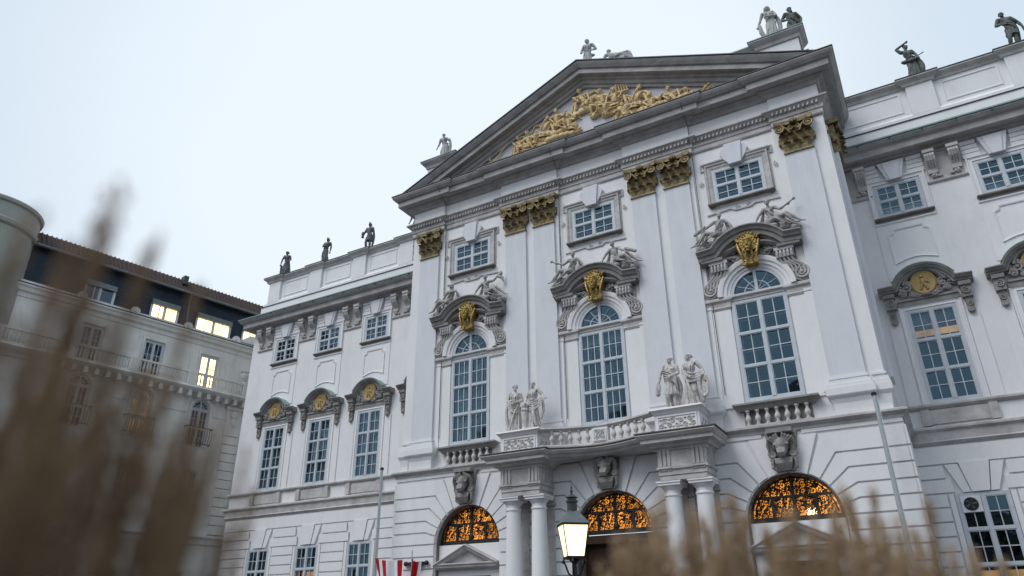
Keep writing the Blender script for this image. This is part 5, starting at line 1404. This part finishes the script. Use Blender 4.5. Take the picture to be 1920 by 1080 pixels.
GF = [(-6.35, 20.52, .42), (6.2, 20.36, .5), (5.35, 20.42, .75), (-5.75, 20.62, .5), (-5.04, 20.48, .68), (-4.2, 20.25, .75), (-3.33, 20.85, 1.0), (-2.89, 20.78, 1.18), (-3.6, 20.2, .8), (-2.1, 21.18, 1.2), (-2.3, 20.35, .95), (-1.44, 21.42, 1.2), 
      (-.85, 21.1, 1.0), (-.02, 22.0, 1.22), (.87, 21.62, 1.2), (1.43, 21.42, 1.2), (2.37, 21.0, 1.25), (1.75, 20.7, .95), (3.03, 20.52, 1.18),
      (2.6, 20.35, 1.0), (4.04, 20.44, 1.18), (3.5, 20.3, 1.0), (4.52, 20.3, 1.0), (5.2, 20.22, .85), (5.9, 20.2, .6)]
for i, (x, z, sc) in enumerate(GF):
    o = obj('relief_figure', rfm[i % 7], 'gold', tymp, (x, .02, z + .08)); o.scale = (sc, sc * 1.05, sc)
mb = MB()
for q in range(5): mb.tube([(1.55 + q * .12, -.12, 22.3), (1.5 + q * .11, -.14, 22.9), (1.42 + q * .12, -.12, 23.15)], .04)
mb.tube([(1.45, -.14, 23.1), (1.75, -.2, 23.2), (2.1, -.14, 23.05)], .06); mb.tube([(1.5, -.14, 22.35), (1.8, -.2, 22.25), (2.1, -.14, 22.3)], .06)
obj('relief_harp', remesh(mb, .018, .004, 16), 'gold', tymp)
mb = MB().tube([(2.85, -.14, 22.4), (3.0, -.2, 22.55), (3.2, -.14, 22.45), (3.3, -.14, 22.7)], [.05, .08, .06, .03]); mb.ell((3.05, -.16, 22.55), (.1, .08, .08)); mb.tube([(3.0, -.16, 22.5), (2.8, -.16, 22.75), (2.7, -.14, 22.7)], [.06, .05, .02])
obj('relief_bird', remesh(mb, .018, .004, 16), 'gold', tymp)
obj('relief_staff', MB().tube([(-5.0, -.1, 20.8), (-4.45, -.12, 21.35), (-4.1, -.1, 21.7)], .03), 'gold', tymp)

#@@HOUSE
# ------------------------------------------------------------------ house across the side street
house = empty('corner_house', (-31.0, 0, 0), math.atan2(.9798, .2))
tag(house, 'grey house with a dark slate attic floor and lit windows, left of the palace', 'house')
S0, S1 = -12.0, 15.0
hl = [window_hole(c, .62, 15.0, 17.5) for c in (-2.2, 1.45, 5.1)] + [window_hole(c, .60, 11.4, 0, 13.85) for c in (-2.2, 1.4, 5.1)] + [window_hole(c, .60, 7.6, 10.0) for c in (-2.2, 1.4, 5.1)] + [window_hole(c, .7, 1.2, 4.2) for c in (-2.2, 1.4, 5.1)]
mb = MB().wall([(S0, 0), (S1, 0), (S1, 18.9), (S0, 18.9)], hl, 0, .3)
mb.quad((S0, 0, 0), (S0, 12, 0), (S0, 12, 18.9), (S0, 0, 18.9)); mb.quad((S1, 0, 0), (S1, 12, 0), (S1, 12, 18.9), (S1, 0, 18.9))
obj('wall', mb, 'cream', house)
SW = lambda prof: MB().sweep([(S0, 0), (S1, 0)], prof)
obj('cornice', SW([(-.1, 18.72), (.42, 18.72), (.45, 18.62), (.32, 18.52), (.26, 18.36), (.10, 18.28), (.06, 18.05), (-.1, 18.05)]), 'cream', house)
obj('flashing', SW([(-.1, 18.76), (.47, 18.76), (.47, 18.724), (-.1, 18.724)]), 'slate', house)
mb = MB().box(S0, S1, -.12, .2, 18.765, 19.02)
for c in (-3.3, -.2, 3.2, 6.6):
    k = len(mb.v); mb.lathe([(.001, 0), (.28, 0), (.28, .12), (.001, .12)], seg=16)
    for i in range(k, len(mb.v)): x, y, z = mb.v[i]; mb.v[i] = (c + x, -.14 - z, 19.0 + y)
    mb.ell((c, -.26, 19.0), (.12, .06, .12))
mb.prism([(7.0, 19.0), (8.6, 19.0), (8.5, 19.35), (8.1, 19.6), (7.6, 19.6), (7.2, 19.3)], -.2, .05)
obj('attic_parapet', mb, 'cream', house)
# slate clad attic storey
hl = [window_hole(c, h, 18.72 + .35, 20.3) for c, h in ((-2.3, .85), (1.7, .88), (5.05, 1.22), (8.4, 1.22))]
mb = MB().wall([(S0, 18.9), (S1, 18.9), (S1, 21.35), (S0, 21.35)], hl, .25, .2)
z = 19.02
while z < 21.3:
    cuts = [(c - h, c + h) for c, h in ((-2.3, .88), (1.7, .91), (5.05, 1.25), (8.4, 1.25))] if z < 20.35 else []
    p = S0
    for a, b in cuts + [(S1, S1)]:
        mb.prism([(p, z), (a, z), (a, z + .02), (p, z + .02)], .215, .26); p = b
    z += .155
obj('slate_wall', mb, 'slate', house)
for c, h, room, cols in ((-2.3, .85, 'dark', 1), (1.7, .88, 'lit', 1), (5.05, 1.22, 'lit', 2), (8.4, 1.22, 'lit', 2)):
    o = window('attic%.2f%d' % (h, cols), (c, .27, 0), house, h - .02, 19.09, 20.28, 1, cols, 1, None, room, None, False)
    mb = MB().box(-h - .04, h + .04, -.16, .05, 19.98, 20.32); obj('shutter_box', mb, 'lampzinc', o)
    if cols == 1: obj('glazing_bar', MB().box(-h * .42, -h * .36, -.04, .03, 19.14, 20.2), 'paint', o)
# roof with overhanging tiled eave
mb = MB().add([(S0, -.25, 21.34), (S1, -.25, 21.34), (S1, .62, 22.42), (S0, .62, 22.42), (S0, 9, 23.0), (S1, 9, 23.0), (S0, .62, 21.3), (S1, .62, 21.3)], [(0, 1, 2, 3), (3, 2, 5, 4), (0, 6, 7, 1)])
x = S0
while x < S1:
    mb.tube([(x, -.25, 21.36), (x, .62, 22.44)], .055, 5); x += .26
rf = obj('roof', mb, 'tiles', house)
obj('gutter', MB().tube([(S0, -.28, 21.27), (S1, -.28, 21.27)], .09, 8), 'lampzinc', rf)
obj('downpipe', MB().tube([(3.0, -.25, 21.2), (3.05, .05, 20.9), (3.1, .12, 20.6), (3.2, .10, 18.9)], .055, 6), 'lampzinc', rf)
obj('roof_hatch', MB().box(2.4, 2.7, -.02, .5, 21.9, 22.5), 'lead', rf)
# balcony floor
for c, room in ((-2.2, 'dark'), (1.45, 'dark'), (5.1, 'lit')):
    o = window('hb' + room, (c, .12, 0), house, .57, 15.05, 17.42, 1, 2, 3, None, room, None, False)
    mb = MB().sweep([(-.62, 15.0), (-.62, 17.5), (.62, 17.5), (.62, 15.0)], [(-.16, -.11), (-.16, -.17), (-.03, -.17), (-.02, -.11)], ELEV); obj('surround', mb, 'cream', o)
mb = MB().sweep([(S0, 0), (S1, 0)], [(-.1, 15.02), (.85, 15.02), (.88, 14.94), (.74, 14.84), (.62, 14.78), (.30, 14.70), (.12, 14.55), (-.1, 14.5)])
x = -3.6
while x < 9:
    mb.box(x, x + .22, -.62, 0, 14.42, 14.78); x += .62
bl = obj('balcony', mb, 'cream', house)
mb = MB().box(S0, S1, -.84, -.68, 15.82, 15.94); mb.box(S0, S1, -.82, -.70, 15.03, 15.12)
x = S0
while x < S1:
    if abs((x + 60) % 3.65 - 1.8) < .3: mb.box(x - .1, x + .12, -.83, -.69, 15.12, 15.82)
    else: mb.lathe([(.045, 15.12), (.03, 15.2), (.07, 15.36), (.035, 15.6), (.05, 15.82)], (x, -.76, 0), 6)
    x += .2
obj('railing', mb, 'cream', bl)
for c in (7.35,): obj('vase', MB().lathe([(.001, 15.94), (.16, 15.94), (.1, 16.05), (.24, 16.3), (.28, 16.5), (.2, 16.6), (.3, 16.75), (.001, 16.9)], (c, -.7, 0), 12), 'cream', bl)
for c, room in ((-2.2, 'dark'), (1.4, 'dimlit'), (5.1, 'dark')):
    o = window('ha' + room, (c, .12, 0), house, .56, 11.45, 13.8, 2, 2, 2, (13.85, .56), room, None, False)
    mb = MB().sweep([(-.60, 11.4), (-.60, 13.85)] + arc(0, 13.85, .60, 180, 0, 14)[1:-1] + [(.60, 13.85), (.60, 11.4)], [(-.2, -.11), (-.2, -.19), (-.03, -.17), (-.02, -.11)], ELEV)
    obj('surround', mb, 'cream', o)
    mb = MB()
    for q in range(11): mb.tube([(-.8 + q * .16, -.5, 12.55), (-.8 + q * .16, -.62, 12.2), (-.8 + q * .16, -.5, 11.75), (-.8 + q * .16, -.45, 11.6)], .018, 4)
    mb.tube([(-.85, 0, 12.6), (-.85, -.5, 12.6), (.85, -.5, 12.6), (.85, 0, 12.6)], .03, 5); mb.tube([(-.85, 0, 11.6), (-.85, -.45, 11.6), (.85, -.45, 11.6), (.85, 0, 11.6)], .03, 5)
    obj('railing', mb, 'iron', o)
for c in (-2.2, 1.4, 5.1):
    window('hc', (c, .12, 0), house, .55, 7.65, 9.95, 2, 2, 2, None, 'dark', None, False); window('hd', (c, .12, 0), house, .65, 1.25, 4.15, 2, 2, 2, None, 'dark', None, False)
mb = MB()
z = 6.3
while z < 13.0:
    mb.prism(inset([(6.8, z), (7.9, z), (7.9, z + .56), (6.8, z + .56)], .025), -.14, .01); z += .56
mb.box(6.85, 7.85, -.10, 0, 13.0, 14.5); mb.ell((7.35, -.16, 13.9), (.28, .14, .3)); mb.ell((7.35, -.14, 13.4), (.18, .1, .35)); mb.box(6.75, 7.95, -.2, 0, 14.2, 14.4)
obj('quoin_pilaster', mb, 'cream', house)
obj('string_course', SW([(-.1, 6.2), (.3, 6.2), (.32, 6.1), (.15, 5.95), (.1, 5.7), (-.1, 5.7)]), 'cream', house)
for x0, x1 in ((2.2, 4.3), (5.9, 6.8), (-1.4, .6)): obj('moulding', MB().box(x0, x1, -.05, .0, 13.5, 13.6), 'cream', house)
mb = MB().lathe([(2.35, 0), (2.35, 21.3), (2.5, 21.4), (2.55, 21.6), (2.4, 21.75), (2.4, 22.6), (2.52, 22.66), (2.56, 22.82), (2.5, 22.9), (1.6, 23.2), (.001, 23.3)], (-8.6, .9, 0), 48)
obj('corner_drum', mb, 'drum', house, smooth=True)

# unseen house row, added behind the camera to darken reflections in the lower windows
oh = empty('unseen_house_row', (5, -74, 0), PI)
tag(oh, 'unseen plain house row added across the square for dark window reflections', 'house')
hl = [window_hole(-50 + 4 * i, .7, 2 + 4 * k, 4.4 + 4 * k) for i in range(26) for k in range(4)]
mb = MB().wall([(-55, 0), (55, 0), (55, 19), (-55, 19)], hl, 0, .3)
obj('wall', mb, 'sillstone', oh)
obj('roof', MB().add([(-55, -.4, 19), (55, -.4, 19), (55, 6, 22.5), (-55, 6, 22.5)], [(0, 1, 2, 3)]), 'tiles', oh)
obj('interior', MB().quad((-55, .6, 0), (55, .6, 0), (55, .6, 19), (-55, .6, 19)), 'black', oh)

#@@STREET
# ------------------------------------------------------------------ street lamp
lamp = empty('street_lamp', (3.547, -10.817, 0))
tag(lamp, 'lit old fashioned street lantern on a dark post in front of the portal', 'street lamp')
ZB, ZT = 2.228, 2.802
mb = MB().lathe([(.001, 0), (.16, 0), (.16, .25), (.11, .32), (.12, .5), (.07, .6), (.06, 1.2), (.075, 1.24), (.055, 1.3), (.05, ZB - .42), (.08, ZB - .38), (.05, ZB - .32), (.045, ZB - .12), (.10, ZB - .06), (.001, ZB - .05)], seg=14)
post = obj('post', mb, 'iron', lamp, smooth=True)
mb = MB()
for a in range(4):
    c, s_ = math.cos(a * PI / 2 + .3), math.sin(a * PI / 2 + .3)
    mb.tube([(.05 * c, .05 * s_, ZB - .36), (.12 * c, .12 * s_, ZB - .30), (.17 * c, .17 * s_, ZB - .16), (.21 * c, .21 * s_, ZB - .08), (.19 * c, .19 * s_, ZB - .01)], .018, 6)
    mb.ell((.215 * c, .215 * s_, ZB - .09), .035)
obj('bracket', mb, 'iron', post)
nb, rb, rt_, ra = 4, .235, .355, rad(-96)
def hexp(r, z, k): return (r * math.cos(2 * PI * k / nb + ra), r * math.sin(2 * PI * k / nb + ra), z)
mb = MB()
mb.lathe([(.05, ZB - .06), (rb + .02, ZB - .04), (rb + .03, ZB), (rb - .03, ZB + .012)], seg=nb, a0=ra)
for k in range(nb): mb.tube([hexp(rb, ZB, k), hexp(rt_, ZT, k)], .011, 4)
mb.lathe([(rt_ - .03, ZT - .01), (rt_ + .03, ZT - .005), (rt_ + .03, ZT + .02), (rt_ - .04, ZT + .03)], seg=nb, a0=ra)
lan = obj('lantern_frame', mb, 'iron', lamp)
mb = MB()
for k in range(nb): mb.quad(hexp(rb - .005, ZB + .01, k), hexp(rb - .005, ZB + .01, k + 1), hexp(rt_ - .006, ZT, k + 1), hexp(rt_ - .006, ZT, k))
obj('lantern_glass', mb, 'lampglass', lan)
mb = MB().lathe([(rt_ + .04, ZT + .03), (rt_ + .02, ZT + .045), (.15, ZT + .26), (.10, ZT + .29), (.001, ZT + .29)], seg=nb, a0=ra)
obj('lantern_roof', mb, 'lampzinc', lan)
mb = MB().lathe([(.001, ZT + .28), (.10, ZT + .28), (.10, ZT + .44), (.12, ZT + .45), (.12, ZT + .48), (.09, ZT + .49), (.09, ZT + .53), (.13, ZT + .54), (.10, ZT + .57), (.03, ZT + .60), (.02, ZT + .64), (.035, ZT + .67), (.015, ZT + .70), (.02, ZT + .73), (.001, ZT + .80)], seg=12)
obj('lantern_chimney', mb, 'lampgreen', lan, smooth=True)

# ------------------------------------------------------------------ flag poles and flags
for (x, y, z, lab) in ((-9.78, -.8, 7.02, 'thin grey flag pole by the left corner of the centre block, striped flag below'), (8.93, -.8, 7.28, 'thin grey flag pole by the right corner of the centre block')):
    fp = empty('flag_pole', (x, y, 0)); tag(fp, lab, 'flag pole', 'flag poles')
    mb = MB().lathe([(.001, 0), (.14, 0), (.14, .04), (.075, .06), (.072, 3.0), (.055, z - .08), (.001, z - .08)], seg=14)
    obj('pole', mb, 'steel', fp, smooth=True)
    obj('cap', MB().lathe([(.001, z - .085), (.075, z - .085), (.08, z - .02), (.05, z + .02), (.001, z + .03)], seg=12), 'iron', fp)
    obj('halyard', MB().tube([(.085, -.03, 1.2), (.075, -.02, z - .1)], .008, 4), 'whitecloth', fp)
def flag(name, x0, y0, ztop, W, Hh, bands, lab, slant, seed, pole=False):
    o = empty(name, (x0, y0, 0)); tag(o, lab, 'flag', 'striped flags by the left flag pole')
    rnd = random.Random(seed); nu, nv = 60, 24
    for col in ('red', 'whitecloth'):
        mb = MB(); vs = []; fs = []
        for i in range(nu + 1):
            u = i / nu
            for k in range(nv + 1):
                v = k / nv
                x = W * (u * (1 - .45 * v) + slant * v); y = .16 * math.sin(9 * u + 2.0 * v + seed) * (.4 + .6 * v) + .05 * math.sin(23 * u + 3 * v)
                z = ztop - v * Hh - .12 * math.sin(3.1 * u) * (1 - v) - .10 * u * u
                vs.append((x, y, z))
        for i in range(nu):
            isr = any(a <= (i + .5) / nu < b for a, b in bands)
            if isr == (col == 'red'):
                for k in range(nv): a = i * (nv + 1) + k; fs.append((a, a + nv + 1, a + nv + 2, a + 1))
        mb.add(vs, fs); obj('red_stripe' if col == 'red' else 'white_cloth', mb, col, o, fix=False)
    if pole: obj('pole', MB().tube([(-.02, 0, .0), (-.02, 0, ztop + .25), (-.02, 0, ztop + .34)], [.022, .022, .004], 6), 'steel', o)
flag('flag', -9.72, -.98, 3.50, 1.55, 2.2, [(0, .10), (.27, .43), (.74, .86)], 'red and white striped flag hanging in folds from the left flag pole', .42, 1.0)
flag('flag', -7.80, -1.05, 3.38, .5, 2.0, [(0, .55)], 'narrow furled red and white flag on its own thin pole by the left door', -.02, 3.0, True)
wf = empty('wall_fitting', (-8.22, BY - .04, 3.27)); tag(wf, 'small black bar with rounded ends fixed to the wall behind the striped flags', 'fitting')
obj('bar', MB().box(-.40, .36, -.16, -.06, -.06, .06).box(-.25, .2, -.18, -.05, -.10, .04), 'iron', wf)
for x in (-.5, .5): obj('knob', MB().ell((x, -.11, .01), (.10, .08, .09)), 'iron', wf)
obj('bracket', MB().box(-.30, -.24, -.06, .0, -.05, .05).box(.18, .24, -.06, 0, -.05, .05), 'iron', wf)

#@@GRASS
# ------------------------------------------------------------------ ornamental grasses close to the camera
def plume_mesh(seed, L=.34, stem=1.0, rad_=.030, n=520, open_=1.0, leaves=0):
    """a feathery seed head on a thin stem; origin at the ground, head ends at height 1 (unit stem), +x is the way it nods"""
    rnd = random.Random(seed); mb = MB()
    bend = rnd.uniform(.0, .022) if open_ < .5 else rnd.uniform(.01, .035); sd = rnd.uniform(-.02, .02)
    ax = lambda t: Vector((bend * t ** 3, sd * t * t, t))
    mb.tube([ax(i / 10) for i in range(10)] + [ax(.985)], [.0022] * 9 + [.0016, .0008], 5)
    for i in range(n):
        t = rnd.random(); h = 1 - L + L * t
        p = ax(h); d = (ax(min(1, h + .01)) - ax(h - .01)).normalized()
        a = rnd.uniform(0, 2 * PI); o = d.orthogonal(); o = (Matrix.Rotation(a, 3, d) @ o).normalized()
        prof = min(1, t * 6 + .2) * (1 - t) ** (.9 if open_ > .5 else 1.0) + .05
        ln = rnd.uniform(.5, 1.15) * rad_ * 1.7 / (.4 + .6 * open_) * (.35 + .65 * prof)
        tip = p + d * ln * rnd.uniform(.7, 1.25) + o * ln * rnd.uniform(.25, .75) * open_ + Vector((0, 0, -.004))
        sv = d.cross(o).normalized() * rnd.uniform(.0007, .0013)
        m_ = (p + tip) / 2 + o * .003
        mb.add([p - sv * .5, p + sv * .5, m_ + sv, tip, m_ - sv], [(0, 1, 2, 3, 4)])
    if leaves:
        for q in range(leaves):
            a = rnd.uniform(0, 2 * PI); o_ = Vector((math.cos(a), math.sin(a), 0)); h1 = rnd.uniform(.66, .86); out_ = rnd.uniform(.02, .06); sd_ = o_.cross(Vector((0, 0, 1))) * rnd.uniform(.002, .0035)
            vs = []
            for k in range(8):
                t = k / 7; p = ax(h1 * t * .97) + o_ * (out_ * t ** 3) ; vs += [p - sd_ * (1 - t ** 3 * .95), p + sd_ * (1 - t ** 3 * .95)]
            mb.add(vs, [(2 * k, 2 * k + 1, 2 * k + 3, 2 * k + 2) for k in range(7)])
    return mb.mesh('plume', False)
pms = [plume_mesh(s_, rnd_L, 1, .026, 200, .72, 3) for s_, rnd_L in ((1, .30), (2, .24), (3, .32), (4, .27))]
pfine = [plume_mesh(s_, rnd_L, 1, .015, 240, .35, 4) for s_, rnd_L in ((5, .50), (6, .42), (7, .55), (8, .46))]
def blades(n, spread, hmax, seed):
    rnd = random.Random(seed); mb = MB()
    for i in range(n):
        a = rnd.uniform(0, 2 * PI); r = spread * math.sqrt(rnd.random()) * .6; b = Vector((r * math.cos(a), r * math.sin(a), 0))
        a2 = a + rnd.uniform(-.8, .8); out_ = Vector((math.cos(a2), math.sin(a2), 0)); h = hmax * rnd.uniform(.5, 1.0); q = rnd.uniform(.08, .3)
        pts = [b + out_ * q * t * t + Vector((0, 0, h * (t - .25 * t ** 3))) for t in (0, .25, .5, .75, 1)]
        sd = out_.cross(Vector((0, 0, 1))) * rnd.uniform(.002, .0042)
        vs = []
        for p, k in zip(pts, (.8, 1, .9, .6, .08)): vs += [p - sd * k, p + sd * k]
        mb.add(vs, [(2 * k, 2 * k + 1, 2 * k + 3, 2 * k + 2) for k in range(4)])
    return mb
def clump(tips, label, m, seed, hmax, lean=(0, 0), thick=1.0):
    rnd = random.Random(seed)
    c = sum((Vector(t) for t in tips), Vector()) / len(tips); c.z = 0
    g_ = empty('ornamental_grass', c); tag(g_, label, 'grass', 'tufts of ornamental grass in the foreground')
    for i, t in enumerate(tips):
        base_ = c + (Vector((t[0], t[1], 0)) - c) * .45 + Vector((rnd.uniform(-.04, .04) - lean[0], rnd.uniform(-.04, .04) - lean[1], 0)); base_.z = 0
        v = Vector(t) - base_
        me = (pfine if m == 'plumedark' else pms)[i % 4]
        key = (me.name, m)
        if key not in mesh_cache:
            q = me.copy(); q.materials.clear(); q.materials.append(M[m]); mesh_cache[key] = q
        o = bpy.data.objects.new('plume', mesh_cache[key]); COL.objects.link(o); o.parent = g_
        k = v.length; s_ = thick * rnd.uniform(.85, 1.2)
        o.location = base_ - c; o.scale = (k * s_, k * s_, k)
        o.rotation_mode = 'QUATERNION'
        o.rotation_quaternion = v.normalized().to_track_quat('Z', 'Y') @ Matrix.Rotation(rnd.uniform(-.9, .9), 3, 'Z').to_quaternion()
    obj('foliage', blades(150, .20, hmax, seed), 'blade', g_, fix=False)
LT = [(9.468, -24.075, 1.277), (9.416, -24.062, 1.287), (9.42, -24.029, 1.265), (9.485, -24.101, 1.221), (9.472, -24.102, 1.196), (9.482, -24.113, 1.175), (9.499, -24.116, 1.134), (9.453, -24.11, 1.157), (9.475, -24.077, 1.178), (9.28, -23.885, 1.322), (9.481, -24.052, 1.158), (9.508, -24.092, 1.128), (9.444, -24.009, 1.156), (9.42, -23.953, 1.16), (9.427, -23.937, 1.146), (9.49, -24.012, 1.113), (9.362, -23.86, 1.164), (9.517, -24.062, 1.105), (9.502, -24.086, 1.096), (9.455, -24.078, 1.122), (9.291, -23.777, 1.137), (9.211, -23.728, 1.188), (9.369, -23.833, 1.102), (9.494, -23.998, 1.089), (9.523, -24.04, 1.074), (9.534, -24.078, 1.067), (9.426, -23.922, 1.101), (9.469, -23.94, 1.059), (9.494, -24.09, 1.069), (9.227, -23.712, 1.195), (9.449, -24.135, 1.222), (9.462, -24.124, 1.192), (9.401, -24.098, 1.241), (9.373, -24.071, 1.258), (9.422, -24.069, 1.209), (9.4, -24.054, 1.25), (9.375, -24.035, 1.28), (9.494, -24.129, 1.136), (9.487, -24.106, 1.151), (9.461, -24.052, 1.169), (9.419, -24.012, 1.192), (9.517, -24.087, 1.11), (9.529, -24.111, 1.113), (9.524, -24.046, 1.095), (9.497, -24.001, 1.108), (9.555, -24.085, 1.073), (9.553, -24.045, 1.054), (9.561, -24.067, 1.041), (9.564, -24.101, 1.038), (9.498, -23.985, 1.065), (9.43, -23.924, 1.12), (9.418, -23.899, 1.093), (9.539, -24.12, 1.083), (9.552, -24.13, 1.057), (9.394, -23.951, 1.152), (9.37, -23.913, 1.151), (9.348, -23.876, 1.157), (9.406, -23.976, 1.164), (9.418, -24.004, 1.178), (9.42, -23.935, 1.115), (9.351, -23.861, 1.127), (9.322, -23.899, 1.207), (9.433, -23.909, 1.079), (9.482, -24.024, 1.112), (9.487, -24.008, 1.088), (9.457, -23.96, 1.082), (9.502, -23.979, 1.056), (9.461, -24.036, 1.146), (9.382, -23.923, 1.13), (9.425, -23.957, 1.096), (9.38, -23.882, 1.099), (9.434, -23.983, 1.105), (9.43, -24.045, 1.201), (9.467, -24.079, 1.159), (9.301, -23.866, 1.191), (9.294, -23.811, 1.157)]
RT = [(9.394, -23.084, 1.135), (9.452, -23.176, 1.144), (9.393, -22.967, 1.146), (9.477, -23.13, 1.167), (9.483, -23.09, 1.197), (9.435, -22.897, 1.193), (9.523, -23.092, 1.177), (9.501, -22.971, 1.157), (9.475, -22.803, 1.206), (9.606, -23.184, 1.178), (9.622, -23.199, 1.171), (9.616, -23.113, 1.167), (9.574, -22.845, 1.165), (9.609, -22.914, 1.16), (9.668, -23.095, 1.149), (9.69, -23.046, 1.173), (9.715, -23.118, 1.151), (9.71, -22.975, 1.147), (9.764, -23.182, 1.164), (9.741, -22.854, 1.18), (9.762, -22.76, 1.242), (9.77, -22.726, 1.222), (9.798, -22.833, 1.205), (9.804, -22.717, 1.186), (9.852, -23.184, 1.142), (9.855, -23.046, 1.13), (9.868, -22.708, 1.159), (9.89, -22.801, 1.131), (9.908, -22.982, 1.103), (9.934, -22.716, 1.118), (9.948, -22.877, 1.089), (9.979, -22.779, 1.086), (9.426, -23.133, 1.104), (9.463, -23.175, 1.122), (9.435, -23.048, 1.105), (9.508, -23.189, 1.136), (9.488, -23.071, 1.178), (9.41, -22.788, 1.17), (9.527, -23.08, 1.134), (9.584, -23.227, 1.091), (9.597, -23.207, 1.114), (9.605, -23.146, 1.16), (9.542, -22.846, 1.186), (9.608, -23.043, 1.149), (9.633, -23.071, 1.116), (9.668, -23.163, 1.111), (9.607, -22.727, 1.164), (9.686, -22.995, 1.136), (9.716, -23.098, 1.115), (9.741, -23.168, 1.091), (9.766, -23.171, 1.131), (9.775, -23.112, 1.125), (9.777, -22.863, 1.196), (9.805, -23.12, 1.134), (9.823, -23.172, 1.125), (9.819, -22.945, 1.118), (9.849, -23.065, 1.12), (9.85, -22.691, 1.142), (9.878, -23.126, 1.088), (9.892, -22.921, 1.085), (9.311, -22.918, 1.083), (9.402, -23.08, 1.102), (9.314, -22.802, 1.09), (9.429, -23.034, 1.128), (9.486, -23.139, 1.119), (9.471, -23.052, 1.099), (9.552, -23.224, 1.102), (9.506, -23.035, 1.093), (9.548, -23.113, 1.094), (9.488, -22.802, 1.163), (9.508, -22.825, 1.145), (9.567, -22.979, 1.113), (9.64, -23.199, 1.072), (9.631, -23.088, 1.085), (9.652, -23.09, 1.091), (9.685, -23.103, 1.111), (9.697, -23.089, 1.107), (9.663, -22.77, 1.107), (9.741, -23.128, 1.112), (9.762, -23.17, 1.099), (9.742, -22.738, 1.189), (9.766, -22.913, 1.13), (9.768, -22.701, 1.159), (9.802, -22.989, 1.096), (9.814, -22.741, 1.133), (9.83, -22.861, 1.092), (9.846, -22.79, 1.074), (9.871, -22.813, 1.077)]
near = [t for t in LT if (Vector(t) - Vector((9.895, -24.283, 1.0))).length < .56]; far = [t for t in LT if t not in near]
clump(near, 'dark brown feathery grass nearest the camera at the left edge', 'plumedark', 1, 1.04, (.10, .06), 1.0)
clump(far, 'brown feathery grass with tall plumes between the left edge and the palace', 'plumedark', 2, 1.10, (.10, .06), 1.0)
RT = [(x, y, z - (.014 if i % 2 else .004)) for i, (x, y, z) in enumerate(RT)]
RT.sort(key=lambda t: t[0] * .8668 + t[1] * .4987); n3 = len(RT) // 3
clump(RT[:n3], 'tan feathery grass just right of the street lantern', 'plumetan', 3, .95, (.0, .0), .9)
clump(RT[n3:2 * n3], 'tan feathery grass in front of the right hand arch', 'plumetan', 4, .95, (.0, .0), .9)
clump(RT[2 * n3:], 'tan feathery grass at the lower right below the right flag pole', 'plumetan', 5, .92, (.0, .0), .9)
